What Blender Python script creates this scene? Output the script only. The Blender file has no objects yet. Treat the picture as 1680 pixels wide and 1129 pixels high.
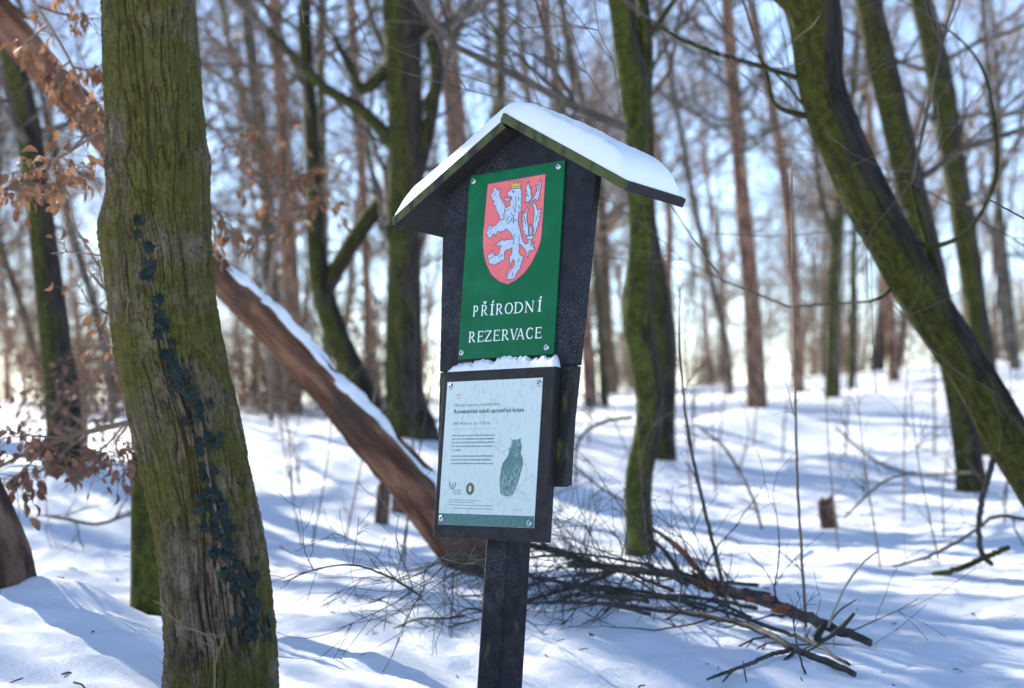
import bpy, bmesh, math, random
import numpy as np
from mathutils import Vector, Matrix
from mathutils.geometry import tessellate_polygon

# ------------------------------------------------------------------ camera, sky, sun, exposure
scene = bpy.context.scene
rad = math.radians
CAM_H = 1.05                      # lens height over the snow
PITCH = rad(1.0)                  # looking very slightly up
FPX = 2800.0                      # focal length in photograph pixels (60 mm on 36 mm)
cam_data = bpy.data.cameras.new('camera')
cam = bpy.data.objects.new('camera', cam_data)
scene.collection.objects.link(cam)
cam.location = (0, 0, CAM_H)
cam.rotation_euler = (rad(90) + PITCH, 0, 0)
cam_data.lens = 60.0
cam_data.sensor_width = 36.0
cam_data.clip_start = 0.05
cam_data.clip_end = 3000
cam_data.dof.use_dof = True
cam_data.dof.focus_distance = 5.15
cam_data.dof.aperture_fstop = 2.2
cam_data.dof.aperture_blades = 0
scene.camera = cam

SUN_AZ = rad(-40)                 # from straight ahead (+Y), to the left
SUN_EL = rad(26)
world = bpy.data.worlds.new('World')
scene.world = world
world.use_nodes = True
wn = world.node_tree.nodes
wl = world.node_tree.links
wn.clear()
sky = wn.new('ShaderNodeTexSky')
sky.sky_type = 'NISHITA'
sky.sun_disc = False
sky.sun_elevation = SUN_EL
sky.sun_rotation = SUN_AZ
sky.altitude = 300
sky.air_density = 0.54
sky.dust_density = 0.08
sky.ozone_density = 0.6
bg = wn.new('ShaderNodeBackground')
bg.inputs[1].default_value = 0.125
wo = wn.new('ShaderNodeOutputWorld')
wl.new(sky.outputs[0], bg.inputs[0])
wl.new(bg.outputs[0], wo.inputs[0])

sun_data = bpy.data.lights.new('sun', 'SUN')
sun = bpy.data.objects.new('sun', sun_data)
scene.collection.objects.link(sun)
sun_data.energy = 5.0
sun_data.angle = rad(0.53)
sun_data.color = (1.0, 0.955, 0.85)
sd = Vector((math.sin(SUN_AZ) * math.cos(SUN_EL), math.cos(SUN_AZ) * math.cos(SUN_EL), math.sin(SUN_EL)))
sun.rotation_euler = sd.to_track_quat('Z', 'Y').to_euler()
sun.location = sd * 60

vs = scene.view_settings
vs.view_transform = 'Standard'
vs.look = 'None'
vs.gamma = 1.0
vs.use_curve_mapping = False
vs.exposure = 1.72
scene.cycles.use_denoising = True
scene.cycles.max_bounces = 6
scene.cycles.diffuse_bounces = 3
scene.cycles.transparent_max_bounces = 8

# ------------------------------------------------------------------ helpers
C = scene.collection
RNG = np.random.default_rng(7)
cP, sP = math.cos(PITCH), math.sin(PITCH)

def at(px, py, d):
    """point of the place seen at photograph pixel (px,py), d metres along the optical axis"""
    x = (px - 840.0) / FPX * d
    z = -(py - 564.5) / FPX * d
    return np.array([x, d * cP - z * sP, d * sP + z * cP + CAM_H])

def noise2(x, y, seed=0):
    """smooth value noise in [-1,1]"""
    xi = np.floor(x).astype(np.int64); yi = np.floor(y).astype(np.int64)
    xf = x - xi; yf = y - yi
    u = xf * xf * xf * (xf * (xf * 6 - 15) + 10); v = yf * yf * yf * (yf * (yf * 6 - 15) + 10)
    def h(a, b):
        n = (a * 374761393 + b * 668265263 + seed * 1442695041) & 0x7fffffff
        n = ((n ^ (n >> 13)) * 1274126177) & 0x7fffffff
        n = (n ^ (n >> 16)) & 0x7fffffff
        return (n % 100003) / 50001.5 - 1.0
    return (h(xi, yi) * (1 - u) + h(xi + 1, yi) * u) * (1 - v) + (h(xi, yi + 1) * (1 - u) + h(xi + 1, yi + 1) * u) * v

def fbm(x, y, seed=0, octv=4):
    s = 0; a = 1.0; t = 0
    for k in range(octv):
        s = s + a * noise2(x * 2 ** k + 13.7 * k, y * 2 ** k - 7.1 * k, seed + k); t += a; a *= .5
    return s / t

class MB:
    """collects tubes, boxes and faces; build() links them as one mesh object"""
    def __init__(s):
        s.v = []; s.f4 = []; s.f3 = []; s.uv4 = []; s.uv3 = []; s.n = 0
    def add(s, v, f4=None, f3=None, uv4=None, uv3=None):
        v = np.asarray(v, float)
        s.v.append(v)
        if f4 is not None and len(f4):
            s.f4.append(np.asarray(f4, np.int64) + s.n)
            s.uv4.append(np.zeros((len(f4), 4, 2)) if uv4 is None else uv4)
        if f3 is not None and len(f3):
            s.f3.append(np.asarray(f3, np.int64) + s.n)
            s.uv3.append(np.zeros((len(f3), 3, 2)) if uv3 is None else uv3)
        s.n += len(v)
    def tube(s, pts, r, k=5, cap=False, rfun=None):
        pts = np.asarray(pts, float); n = len(pts); r = np.broadcast_to(np.asarray(r, float), (n,))
        t = np.gradient(pts, axis=0)
        t /= np.linalg.norm(t, axis=1)[:, None] + 1e-12
        ref = np.array([0, 1.0, 0]) if abs(t[:, 1]).mean() < .8 else np.array([1.0, 0, 0])
        b = np.cross(t, ref); b /= np.linalg.norm(b, axis=1)[:, None] + 1e-12
        nn = np.cross(b, t)                       # points along +ref: the seam lies at the back
        a = np.arange(k) * 2 * math.pi / k
        rr = np.repeat(r[:, None], k, 1)
        L = np.concatenate([[0], np.cumsum(np.linalg.norm(np.diff(pts, axis=0), axis=1))])
        if rfun is not None:
            rr = rr + rfun(np.repeat(a[None], n, 0), np.repeat(L[:, None], k, 1), rr)
        V = pts[:, None, :] + rr[:, :, None] * (np.cos(a)[None, :, None] * nn[:, None, :] + np.sin(a)[None, :, None] * b[:, None, :])
        i = np.arange(n - 1)[:, None]; j = np.arange(k)[None, :]; j2 = (j + 1) % k
        f = np.stack([i * k + j, i * k + j2, (i + 1) * k + j2, (i + 1) * k + j], -1).reshape(-1, 4)
        rm = r.mean() * 2 * math.pi / k
        J = np.broadcast_to(j, (n - 1, k)); L0 = np.broadcast_to(L[:-1, None], (n - 1, k)); L1 = np.broadcast_to(L[1:, None], (n - 1, k))
        uv = np.stack([np.stack([J * rm, L0], -1), np.stack([(J + 1) * rm, L0], -1), np.stack([(J + 1) * rm, L1], -1), np.stack([J * rm, L1], -1)], 2).reshape(-1, 4, 2)
        V = V.reshape(-1, 3)
        f3 = None
        if cap:
            V = np.concatenate([V, pts[:1], pts[-1:]]); c0 = n * k; c1 = c0 + 1
            f3 = [(c0, (q + 1) % k, q) for q in range(k)] + [(c1, (n - 1) * k + q, (n - 1) * k + (q + 1) % k) for q in range(k)]
        s.add(V, f, f3, uv)
        return V, rr
    def box(s, lo, hi):
        (x0, y0, z0), (x1, y1, z1) = lo, hi
        v = [(x0, y0, z0), (x1, y0, z0), (x1, y1, z0), (x0, y1, z0), (x0, y0, z1), (x1, y0, z1), (x1, y1, z1), (x0, y1, z1)]
        s.add(v, [(0, 3, 2, 1), (4, 5, 6, 7), (0, 1, 5, 4), (1, 2, 6, 5), (2, 3, 7, 6), (3, 0, 4, 7)])
    def mesh(s, name, mat, smooth=True):
        me = bpy.data.meshes.new(name)
        V = np.concatenate(s.v) if s.v else np.zeros((0, 3))
        F4 = np.concatenate(s.f4) if s.f4 else np.zeros((0, 4), np.int64)
        F3 = np.concatenate(s.f3) if s.f3 else np.zeros((0, 3), np.int64)
        me.vertices.add(len(V)); me.vertices.foreach_set('co', V.ravel())
        nl = F4.size + F3.size
        me.loops.add(nl); me.polygons.add(len(F4) + len(F3))
        me.loops.foreach_set('vertex_index', np.concatenate([F4.ravel(), F3.ravel()]).astype(np.int32))
        st = np.concatenate([np.arange(len(F4)) * 4, F4.size + np.arange(len(F3)) * 3]).astype(np.int32)
        me.polygons.foreach_set('loop_start', st)
        if nl:
            uvl = me.uv_layers.new(name='UVMap')
            uv = np.concatenate([np.concatenate(s.uv4).reshape(-1, 2) if s.uv4 else np.zeros((0, 2)), np.concatenate(s.uv3).reshape(-1, 2) if s.uv3 else np.zeros((0, 2))])
            uvl.data.foreach_set('uv', uv.astype(np.float32).ravel())
        me.polygons.foreach_set('use_smooth', np.full(len(F4) + len(F3), smooth))
        me.update(calc_edges=True)
        me.validate()
        if mat: me.materials.append(mat)
        return me
    def build(s, name, mat, parent=None, smooth=True):
        return link(name, s.mesh(name, mat, smooth), parent)

def link(name, me, parent=None):
    o = bpy.data.objects.new(name, me)
    C.objects.link(o)
    if parent is not None: o.parent = parent
    return o

def tag(o, label=None, cat=None, group=None, kind=None):
    if label: o['label'] = label
    if cat: o['category'] = cat
    if group: o['group'] = group
    if kind: o['kind'] = kind
    return o

def empty(name, loc=(0, 0, 0), rz=0):
    o = bpy.data.objects.new(name, None)
    C.objects.link(o)
    o.location = loc; o.rotation_euler = (0, 0, rz); o.empty_display_size = .1
    return o

def spline(P, n):
    """Catmull-Rom through the rows of P (any number of columns), n samples"""
    P = np.asarray(P, float)
    if len(P) == 2:
        t = np.linspace(0, 1, n)[:, None]; return P[0] * (1 - t) + P[1] * t
    Q = np.concatenate([[2 * P[0] - P[1]], P, [2 * P[-1] - P[-2]]])
    ln = np.concatenate([[0], np.cumsum(np.linalg.norm(np.diff(P[:, :3], axis=0), axis=1))])
    s = np.linspace(0, ln[-1], n); i = np.clip(np.searchsorted(ln, s, 'right') - 1, 0, len(P) - 2)
    t = ((s - ln[i]) / (ln[i + 1] - ln[i] + 1e-9))[:, None]
    a, b, c, d = Q[i], Q[i + 1], Q[i + 2], Q[i + 3]
    return .5 * (2 * b + (c - a) * t + (2 * a - 5 * b + 4 * c - d) * t ** 2 + (3 * b - a - 3 * c + d) * t ** 3)

# ------------------------------------------------------------------ materials
class NT:
    def __init__(s, name):
        s.m = bpy.data.materials.new(name); s.m.use_nodes = True
        s.t = s.m.node_tree; s.b = s.t.nodes['Principled BSDF']
    def n(s, typ, **kw):
        nd = s.t.nodes.new(typ)
        for k, v in kw.items():
            if k.startswith('i_'):
                nd.inputs[int(k[2:])].default_value = v
            else: setattr(nd, k, v)
        return nd
    def l(s, a, b): s.t.links.new(a, b)
    def coord(s, which='Object', scale=(1, 1, 1)):
        tc = s.n('ShaderNodeTexCoord'); mp = s.n('ShaderNodeMapping')
        mp.inputs['Scale'].default_value = scale
        s.l(tc.outputs[which], mp.inputs[0]); return mp.outputs[0]
    def noise(s, vec, scale, detail=4, rough=.55, dist=0):
        nd = s.n('ShaderNodeTexNoise'); s.l(vec, nd.inputs['Vector'])
        nd.inputs['Scale'].default_value = scale; nd.inputs['Detail'].default_value = detail
        nd.inputs['Roughness'].default_value = rough; nd.inputs['Distortion'].default_value = dist
        return nd.outputs[0]
    def voronoi(s, vec, scale, feature='F1', rnd=1):
        nd = s.n('ShaderNodeTexVoronoi'); nd.feature = feature; s.l(vec, nd.inputs['Vector'])
        nd.inputs['Scale'].default_value = scale; nd.inputs['Randomness'].default_value = rnd
        return nd.outputs['Distance']
    def ramp(s, fac, stops):
        nd = s.n('ShaderNodeValToRGB'); e = nd.color_ramp.elements
        while len(e) < len(stops): e.new(.5)
        for el, (p, c) in zip(e, stops):
            el.position = p; el.color = (*c, 1) if len(c) == 3 else c
        s.l(fac, nd.inputs[0]); return nd.outputs[0]
    def step(s, fac, a, b):
        nd = s.n('ShaderNodeMapRange'); nd.interpolation_type = 'SMOOTHSTEP'
        s.l(fac, nd.inputs[0]); nd.inputs[1].default_value = a; nd.inputs[2].default_value = b
        return nd.outputs[0]
    def math(s, op, a, b):
        nd = s.n('ShaderNodeMath'); nd.operation = op
        for k, q in ((0, a), (1, b)):
            if isinstance(q, (int, float)): nd.inputs[k].default_value = q
            else: s.l(q, nd.inputs[k])
        return nd.outputs[0]
    def mix(s, fac, a, b):
        nd = s.n('ShaderNodeMix'); nd.data_type = 'RGBA'
        if isinstance(fac, (int, float)): nd.inputs[0].default_value = fac
        else: s.l(fac, nd.inputs[0])
        for k, q in ((6, a), (7, b)):
            if isinstance(q, tuple): nd.inputs[k].default_value = (*q, 1)
            else: s.l(q, nd.inputs[k])
        return nd.outputs[2]
    def bump(s, h, strength=.5, dist=.01):
        nd = s.n('ShaderNodeBump'); nd.inputs['Strength'].default_value = strength
        nd.inputs['Distance'].default_value = dist
        s.l(h, nd.inputs['Height']); s.l(nd.outputs[0], s.b.inputs['Normal'])
    def col(s, c):
        if isinstance(c, tuple): s.b.inputs['Base Color'].default_value = (*c, 1)
        else: s.l(c, s.b.inputs['Base Color'])
    def rough(s, r):
        if isinstance(r, (int, float)): s.b.inputs['Roughness'].default_value = r
        else: s.l(r, s.b.inputs['Roughness'])
    def objrand(s):
        return s.n('ShaderNodeObjectInfo').outputs['Random']

def mat_snow(name, fine=1.0):
    m = NT(name); co = m.coord('Object')
    n1 = m.noise(co, 9, 8, .68); n2 = m.noise(co, 190, 3, .7)
    h = m.math('ADD', m.math('MULTIPLY', n1, 1.0), m.math('MULTIPLY', n2, .16))
    m.col(m.mix(m.noise(co, 3, 3), (.86, .88, .91), (.93, .93, .93)))
    m.rough(.55); m.b.inputs['Specular IOR Level'].default_value = .35
    m.bump(h, .55 * fine, .03)
    return m.m

def mat_bark(name, dark, light, moss=None, moss_amt=.5, sc=1.0, patch=None, side=0.0):
    """bark from the tube's own UV (metres round, metres along), long furrows, moss in patches"""
    m = NT(name); uv = m.coord('UV', (22 * sc, 5 * sc, 1)); ob = m.coord('Object')
    f = m.noise(uv, 1.0, 5, .6, .6)
    v = m.voronoi(m.coord('UV', (26 * sc, 6 * sc, 1)), 1.0, 'F1')
    h = m.math('ADD', f, m.math('MULTIPLY', v, .7))
    c = m.mix(m.step(f, .35, .68), dark, light)
    if patch: c = m.mix(m.step(m.noise(ob, 1.7, 4), .52, .66), c, patch)
    if moss:
        g = m.noise(ob, 2.2, 5, .62)
        g = m.math('ADD', g, m.math('MULTIPLY', m.noise(uv, 2.4, 3), .22))
        if side:                                  # moss biased left: the stem's lit left and dark right put into colour
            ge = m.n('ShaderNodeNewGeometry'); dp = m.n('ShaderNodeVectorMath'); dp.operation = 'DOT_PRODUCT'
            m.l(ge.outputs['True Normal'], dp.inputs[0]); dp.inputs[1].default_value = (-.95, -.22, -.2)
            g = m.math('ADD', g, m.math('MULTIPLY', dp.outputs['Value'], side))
        lo = .72 - moss_amt * .36
        mc = m.mix(m.step(m.math('ADD', m.math('MULTIPLY', m.noise(ob, 26, 5, .7), .6), m.math('MULTIPLY', f, .4)), .36, .64), tuple(q * .34 for q in moss), tuple(q * 1.15 for q in moss))
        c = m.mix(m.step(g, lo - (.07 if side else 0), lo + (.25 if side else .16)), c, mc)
    m.col(c); m.rough(.88); m.b.inputs['Specular IOR Level'].default_value = .2
    m.bump(m.math('ADD', h, m.math('MULTIPLY', m.noise(ob, 70, 4, .7), .5)), 1.0, .022)
    return m.m

def mat_plain(name, c, rough=.6, c2=None, sc=20, metal=0, spec=.5):
    m = NT(name)
    if c2: m.col(m.mix(m.step(m.noise(m.coord('Object'), sc, 4), .3, .7), c, c2))
    else: m.col(c)
    m.rough(rough); m.b.inputs['Metallic'].default_value = metal
    m.b.inputs['Specular IOR Level'].default_value = spec
    return m.m

def mat_board(name, base, moss_lo=None, frost=.34):
    """charcoal recycled-plastic board: saw grain, algae film, frost specks"""
    m = NT(name); ob = m.coord('Object'); st = m.coord('Object', (3, 3, 40))
    c = m.mix(m.noise(st, 6, 4), tuple(q * .75 for q in base), tuple(min(1, q * 1.5) for q in base))
    if moss_lo is not None:
        g = m.math('ADD', m.noise(m.coord('Object', (8, 8, 2.5)), 3, 5, .65), 0.0)
        c = m.mix(m.step(g, moss_lo, moss_lo + .22), c, m.mix(m.noise(ob, 220, 2), (.035, .045, .012), (.11, .13, .035)))
    if frost:
        sp = m.voronoi(ob, 260, 'F1')
        area = m.step(m.noise(ob, 4.5, 3), .46, .66)
        k = m.math('MULTIPLY', m.math('LESS_THAN', sp, .23), area)
        c = m.mix(m.math('MULTIPLY', k, float(frost)), c, (.7, .75, .85))
    m.col(c); m.rough(m.step(m.noise(ob, 30, 3), -.6, 1.3)); m.b.inputs['Specular IOR Level'].default_value = .22
    m.bump(m.math('ADD', m.noise(st, 9, 3), m.math('MULTIPLY', m.noise(ob, 160, 2), .12)), .22, .002)
    return m.m

MT = {}
MT['snow'] = mat_snow('snow')
MT['snow_soft'] = mat_snow('snow_packed', .3)
MT['moss'] = mat_bark('mossy_bark_lit_left', (.011, .009, .008), (.040, .032, .026), (.072, .072, .011), .38, side=.5)
MT['moss_bright'] = mat_bark('bright_mossy_bark_lit_left', (.018, .015, .012), (.06, .05, .04), (.088, .098, .017), .74, side=.42)
MT['moss_even'] = mat_bark('green_bark', (.028, .024, .018), (.08, .066, .045), (.085, .096, .015), .85)
MT['moss_some'] = mat_bark('part_mossy_bark_lit_left', (.018, .015, .013), (.06, .048, .038), (.072, .073, .015), .38, side=.4)
MT['moss_far'] = mat_bark('far_mossy_bark_lit_left', (.045, .036, .029), (.15, .118, .09), (.095, .098, .026), .42, side=.4)
MT['brown'] = mat_bark('brown_bark', (.055, .040, .031), (.18, .128, .094), (.07, .073, .025), .2)
MT['grey'] = mat_bark('grey_bark', (.06, .05, .042), (.19, .16, .13), (.07, .073, .028), .3)
MT['pine'] = mat_bark('pine_bark', (.11, .06, .04), (.36, .21, .145), None, 0, .8)
MT['wood'] = mat_bark('stripped_wood', (.09, .042, .025), (.29, .145, .088), None, 0, .6, (.085, .058, .044))
MT['root'] = mat_bark('rough_brown_bark', (.05, .031, .023), (.23, .14, .10), None, 0, .7)
MT['twig'] = mat_plain('twig', (.05, .038, .03), .8, (.125, .098, .076), 6)
MT['twig_warm'] = mat_plain('warm_twig', (.11, .072, .048), .8, (.26, .175, .118), 3)
MT['twig_green'] = mat_plain('green_twig', (.05, .048, .025), .8, (.11, .105, .045), 8)
MT['stick'] = mat_plain('dark_stick', (.022, .019, .017), .75, (.075, .062, .05), 14)
MT['stick_pale'] = mat_plain('pale_stick', (.24, .20, .16), .7, (.42, .37, .31), 18)
MT['redbark'] = mat_plain('peeling_red_bark', (.09, .03, .017), .75, (.42, .13, .055), 26)

def mat_leaf(name, a, b, trans=.35, rough=.6, spec=.4):
    m = NT(name); co = m.coord('Object')
    c = m.mix(m.objrand(), a, b)
    c = m.mix(m.math('MULTIPLY', m.noise(co, 40, 3), .4), c, tuple(q * .5 for q in a))
    m.col(c); m.rough(rough); m.b.inputs['Specular IOR Level'].default_value = spec
    tr = m.n('ShaderNodeBsdfTranslucent'); m.l(c, tr.inputs[0])
    mx = m.n('ShaderNodeMixShader'); mx.inputs[0].default_value = trans
    out = [n for n in m.t.nodes if n.type == 'OUTPUT_MATERIAL'][0]
    m.l(m.b.outputs[0], mx.inputs[1]); m.l(tr.outputs[0], mx.inputs[2]); m.l(mx.outputs[0], out.inputs[0])
    return m.m
MT['beech_leaf'] = mat_leaf('dry_beech_leaf', (.20, .092, .045), (.42, .22, .12), .5)
MT['beech_dull'] = mat_leaf('dull_beech_leaf', (.14, .075, .055), (.25, .13, .085), .3)
MT['ivy_leaf'] = mat_leaf('ivy_leaf', (.004, .010, .009), (.010, .022, .018), .05, .5, .2)
SHIELD = [[-121.7,260.5],[129.7,263.0],[129.5,190.0],[130.2,139.3],[128.6,103.1],[128.9,86.3],[125.9,53.0],[114.6,23.8],[92.2,-11.3],[64.5,-39.3],[31.1,-58.7],[-5.6,-69.5],[-44.8,-56.4],[-78.0,-35.1],[-102.7,-2.1],[-117.9,30.2],[-126.6,67.4],[-128.9,111.1],[-126.8,128.2],[-125.7,183.2],[-123.5,226.6]]
LION = [[-13.0,233.3],[-22.0,227.4],[-31.1,221.5],[-29.3,214.4],[-23.0,211.1],[-13.3,209.2],[-9.3,203.6],[-12.6,200.5],[-19.3,196.1],[-15.3,190.4],[-17.2,185.5],[-14.3,180.0],[-27.0,175.4],[-35.4,175.4],[-39.8,184.5],[-50.6,197.7],[-64.0,213.1],[-67.2,222.1],[-65.4,228.8],[-62.1,232.8],[-69.5,234.5],[-66.4,241.1],[-73.5,238.4],[-78.0,235.5],[-80.9,241.0],[-82.6,246.4],[-92.4,246.7],[-93.1,241.5],[-96.3,235.8],[-98.1,229.0],[-103.9,226.2],[-105.7,219.4],[-100.5,215.4],[-101.2,209.3],[-89.7,203.7],[-87.9,196.6],[-94.6,190.3],[-83.4,187.4],[-79.3,181.8],[-75.2,176.1],[-78.4,171.3],[-69.2,163.4],[-62.5,155.8],[-58.4,150.2],[-59.0,143.3],[-52.6,139.2],[-61.7,133.2],[-70.6,125.5],[-82.4,121.4],[-91.9,119.8],[-97.2,124.6],[-107.2,127.4],[-107.9,122.2],[-103.9,118.4],[-111.0,115.6],[-111.5,107.6],[-116.8,98.6],[-110.5,96.3],[-106.2,89.8],[-98.3,83.0],[-92.4,85.0],[-88.2,91.6],[-85.0,96.5],[-77.7,96.6],[-70.9,88.2],[-66.8,96.5],[-63.8,103.1],[-55.2,100.5],[-46.2,93.6],[-45.7,102.2],[-32.2,98.3],[-32.8,104.4],[-25.8,107.1],[-13.2,98.2],[-2.8,88.7],[5.1,79.4],[5.8,70.8],[-15.6,71.9],[-34.5,70.2],[-42.4,78.7],[-45.4,71.2],[-55.9,67.9],[-70.6,58.0],[-54.9,56.6],[-43.8,53.9],[-46.8,46.5],[-50.5,34.8],[-54.6,26.5],[-69.0,26.1],[-74.2,29.9],[-78.6,38.9],[-83.9,44.6],[-85.4,34.4],[-96.1,31.8],[-103.1,29.0],[-100.1,21.8],[-96.8,12.9],[-93.4,1.4],[-82.4,0.5],[-68.6,-4.9],[-59.3,-1.4],[-52.5,2.4],[-45.1,0.0],[-40.9,6.5],[-26.7,8.8],[-24.6,12.0],[-27.9,22.5],[-25.6,36.0],[-15.1,39.4],[1.2,42.2],[5.5,46.9],[5.8,29.9],[1.9,20.0],[-7.4,18.2],[-2.1,11.8],[-2.2,-0.1],[2.7,-15.8],[7.3,-0.9],[13.6,7.9],[20.2,-0.3],[19.9,-10.4],[13.7,-20.1],[0.0,-25.8],[-11.3,-31.7],[-6.2,-35.5],[-7.6,-47.3],[-9.0,-57.4],[0.2,-54.7],[7.4,-56.2],[14.4,-55.7],[23.7,-53.9],[27.9,-48.3],[29.4,-38.3],[38.5,-35.6],[38.1,-30.5],[49.1,-22.9],[46.2,-15.9],[51.6,-11.3],[50.0,-6.1],[56.5,0.1],[53.8,3.7],[59.1,10.0],[50.7,13.3],[40.7,20.1],[36.6,27.2],[37.8,40.7],[34.3,54.6],[42.8,50.4],[58.0,37.2],[69.5,24.3],[75.8,5.2],[79.4,16.7],[80.8,28.4],[95.9,27.1],[106.9,32.8],[94.9,39.0],[101.6,55.2],[87.4,45.5],[84.2,42.6],[89.0,54.7],[84.9,61.6],[72.1,62.8],[75.3,52.5],[63.8,50.2],[53.9,57.9],[42.9,77.5],[33.7,102.2],[29.3,112.9],[24.8,124.6],[23.7,136.6],[24.6,153.6],[38.3,159.0],[32.8,168.2],[35.6,176.4],[31.3,185.4],[35.6,190.1],[31.3,199.1],[36.7,205.3],[30.3,211.2],[34.4,217.6],[28.1,223.4],[28.8,228.5],[22.7,230.9]]
RING = [[62.9,74.8],[97.6,75.8],[92.6,66.1],[87.2,62.4],[72.0,63.8],[65.8,68.6]]
STRAND_A = [[63.9,76.6],[51.6,85.2],[53.3,91.8],[43.2,101.3],[48.6,105.9],[40.6,117.9],[47.5,119.8],[38.6,127.5],[46.0,128.4],[36.6,137.0],[44.7,137.9],[38.2,145.4],[46.5,144.5],[37.5,154.0],[52.0,148.2],[57.0,158.8],[65.1,173.2],[75.5,187.4],[88.6,197.9],[92.4,207.6],[97.5,215.5],[95.5,226.0],[89.2,231.8],[99.8,229.7],[106.0,238.3],[112.2,247.8],[115.7,232.1],[112.4,217.3],[111.0,205.5],[108.5,194.0],[106.2,180.7],[94.0,188.8],[84.9,186.4],[74.1,177.4],[66.0,162.9],[61.5,146.4],[61.8,129.4],[67.9,111.8],[71.4,97.9],[75.6,76.3]]
STRAND_B = [[89.5,76.5],[95.3,89.5],[89.7,106.9],[91.1,126.4],[93.1,143.1],[90.8,156.9],[83.6,174.6],[88.8,180.9],[97.9,169.7],[106.3,151.9],[121.9,157.0],[118.4,143.9],[122.4,137.6],[116.1,130.6],[119.2,120.2],[111.7,114.2],[113.1,102.3],[104.3,92.0],[107.1,86.7],[97.5,77.5]]
PLUME = [[78.3,195.6],[71.0,186.2],[61.9,183.8],[50.4,181.6],[53.2,189.9],[48.6,202.3],[54.4,203.4],[46.3,216.2],[53.2,217.2],[48.7,229.6],[54.9,239.2],[57.4,250.9],[63.3,236.5],[67.8,224.0],[74.4,228.4],[71.8,218.5],[74.0,206.3]]
SPIKE = [[76.7,76.2],[75.4,98.2],[79.5,113.0],[87.9,95.3],[87.2,76.1]]
CROWN = [[-11.9,234.0],[-18.8,258.1],[-6.0,248.8],[4.9,259.6],[16.7,246.2],[26.6,254.5],[26.2,231.4]]
TONGUE = [[-9.3,203.6],[-17.4,201.9],[-31.9,203.5],[-39.7,210.4],[-44.1,205.7],[-38.6,198.2],[-26.4,195.1],[-12.3,197.0]]
LION_LINES = [[[-11.1,225.3],[-5.3,226.4],[1.1,221.3],[-5.9,220.1],[-11.1,225.3]],[[-35.7,165.1],[-28.5,165.2],[-19.4,170.2]],[[-38.9,174.0],[-37.7,160.1],[-48.7,149.2]],[[-45.5,140.2],[-30.1,155.9]],[[-27.7,128.1],[-17.5,147.7]],[[-8.6,155.4],[1.7,145.7],[8.7,146.7]],[[1.8,144.0],[3.8,121.5],[7.4,134.9],[22.2,126.5]],[[-24.7,120.9],[-6.5,131.1],[-2.8,142.8]],[[-1.2,178.6],[5.3,159.1]],[[7.4,189.7],[11.5,168.7],[8.1,153.6]],[[20.2,178.0],[31.0,161.5]],[[17.8,205.7],[21.4,191.6]],[[8.3,206.8],[7.1,193.2]],[[-91.8,226.6],[-78.9,218.2]],[[-100.8,111.1],[-89.2,116.9]],[[-99.6,97.1],[-90.6,104.9]],[[13.9,86.4],[10.8,67.9],[8.6,52.8]],[[31.8,83.0],[35.1,58.9]],[[-94.8,17.2],[-75.9,22.5]],[[-51.8,22.2],[-37.5,22.7],[-38.0,27.9]],[[34.6,9.7],[39.6,5.9],[31.2,-5.2]],[[-1.6,-34.8],[7.4,-28.7]],[[13.6,-46.2],[14.8,-32.7]],[[54.3,218.7],[63.1,197.3]],[[108.6,234.6],[101.4,210.0]],[[49.3,139.1],[58.6,112.7]],[[113.6,146.1],[99.9,117.1]],[[-54.9,137.7],[-26.3,140.0]],[[-2.4,247.5],[6.6,253.4],[14.5,243.9]],[[-10.0,239.8],[24.4,238.4]]]
ROW1 = [["P",-152.7,-126.1,-162.8],["Ř",-116.3,-85.8,-162.9],["Í",-78.2,-56.4,-163.1],["R",-50.1,-18.9,-163.2],["O",-11.4,25.2,-163.5],["D",29.7,70.4,-163.7],["N",76.1,115.5,-163.9],["Í",129.4,148.9,-164.1]]
ROW2 = [["R",-164.7,-134.3,-245.1],["E",-125.8,-96.5,-245.2],["Z",-94.4,-60.7,-245.4],["E",-55.3,-24.0,-245.6],["R",-17.8,15.2,-245.9],["V",19.3,53.1,-246.0],["A",45.8,83.1,-246.2],["C",88.3,118.4,-246.4],["E",125.1,156.1,-246.6]]
OWL = [[73.3,-550.5],[82.7,-555.5],[103.3,-555.6],[120.0,-550.9],[117.5,-562.1],[124.2,-576.7],[120.4,-596.2],[129.9,-610.7],[133.5,-630.1],[128.4,-649.5],[121.6,-673.8],[111.9,-695.6],[106.2,-707.8],[97.2,-722.5],[80.4,-726.6],[56.0,-724.5],[45.1,-718.4],[39.5,-694.0],[37.3,-669.5],[42.1,-645.0],[47.3,-625.4],[60.1,-613.1],[69.4,-600.9],[74.6,-581.4],[78.1,-566.7],[79.4,-557.9]]
BRANCHES = [[[7.5,-571.2],[23.0,-587.0],[39.1,-595.9],[49.7,-590.1]],[[23.0,-587.0],[32.7,-578.7]],[[39.1,-595.9],[64.6,-586.2]],[[134.8,-620.4],[153.0,-644.6],[147.8,-678.4],[125.7,-697.9],[106.1,-706.8]],[[147.8,-678.4],[173.5,-663.7],[179.8,-658.9]],[[102.8,-707.9],[137.6,-717.1],[172.8,-735.7]],[[106.4,-710.2],[130.2,-709.9],[161.6,-721.5]],[[100.8,-724.8],[63.9,-735.1],[30.9,-753.7]],[[93.8,-404.9],[105.4,-420.0],[103.0,-432.2]],[[7.5,-491.9],[12.3,-506.9]],[[118.5,-731.8],[145.7,-733.8],[169.7,-738.2]]]

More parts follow.
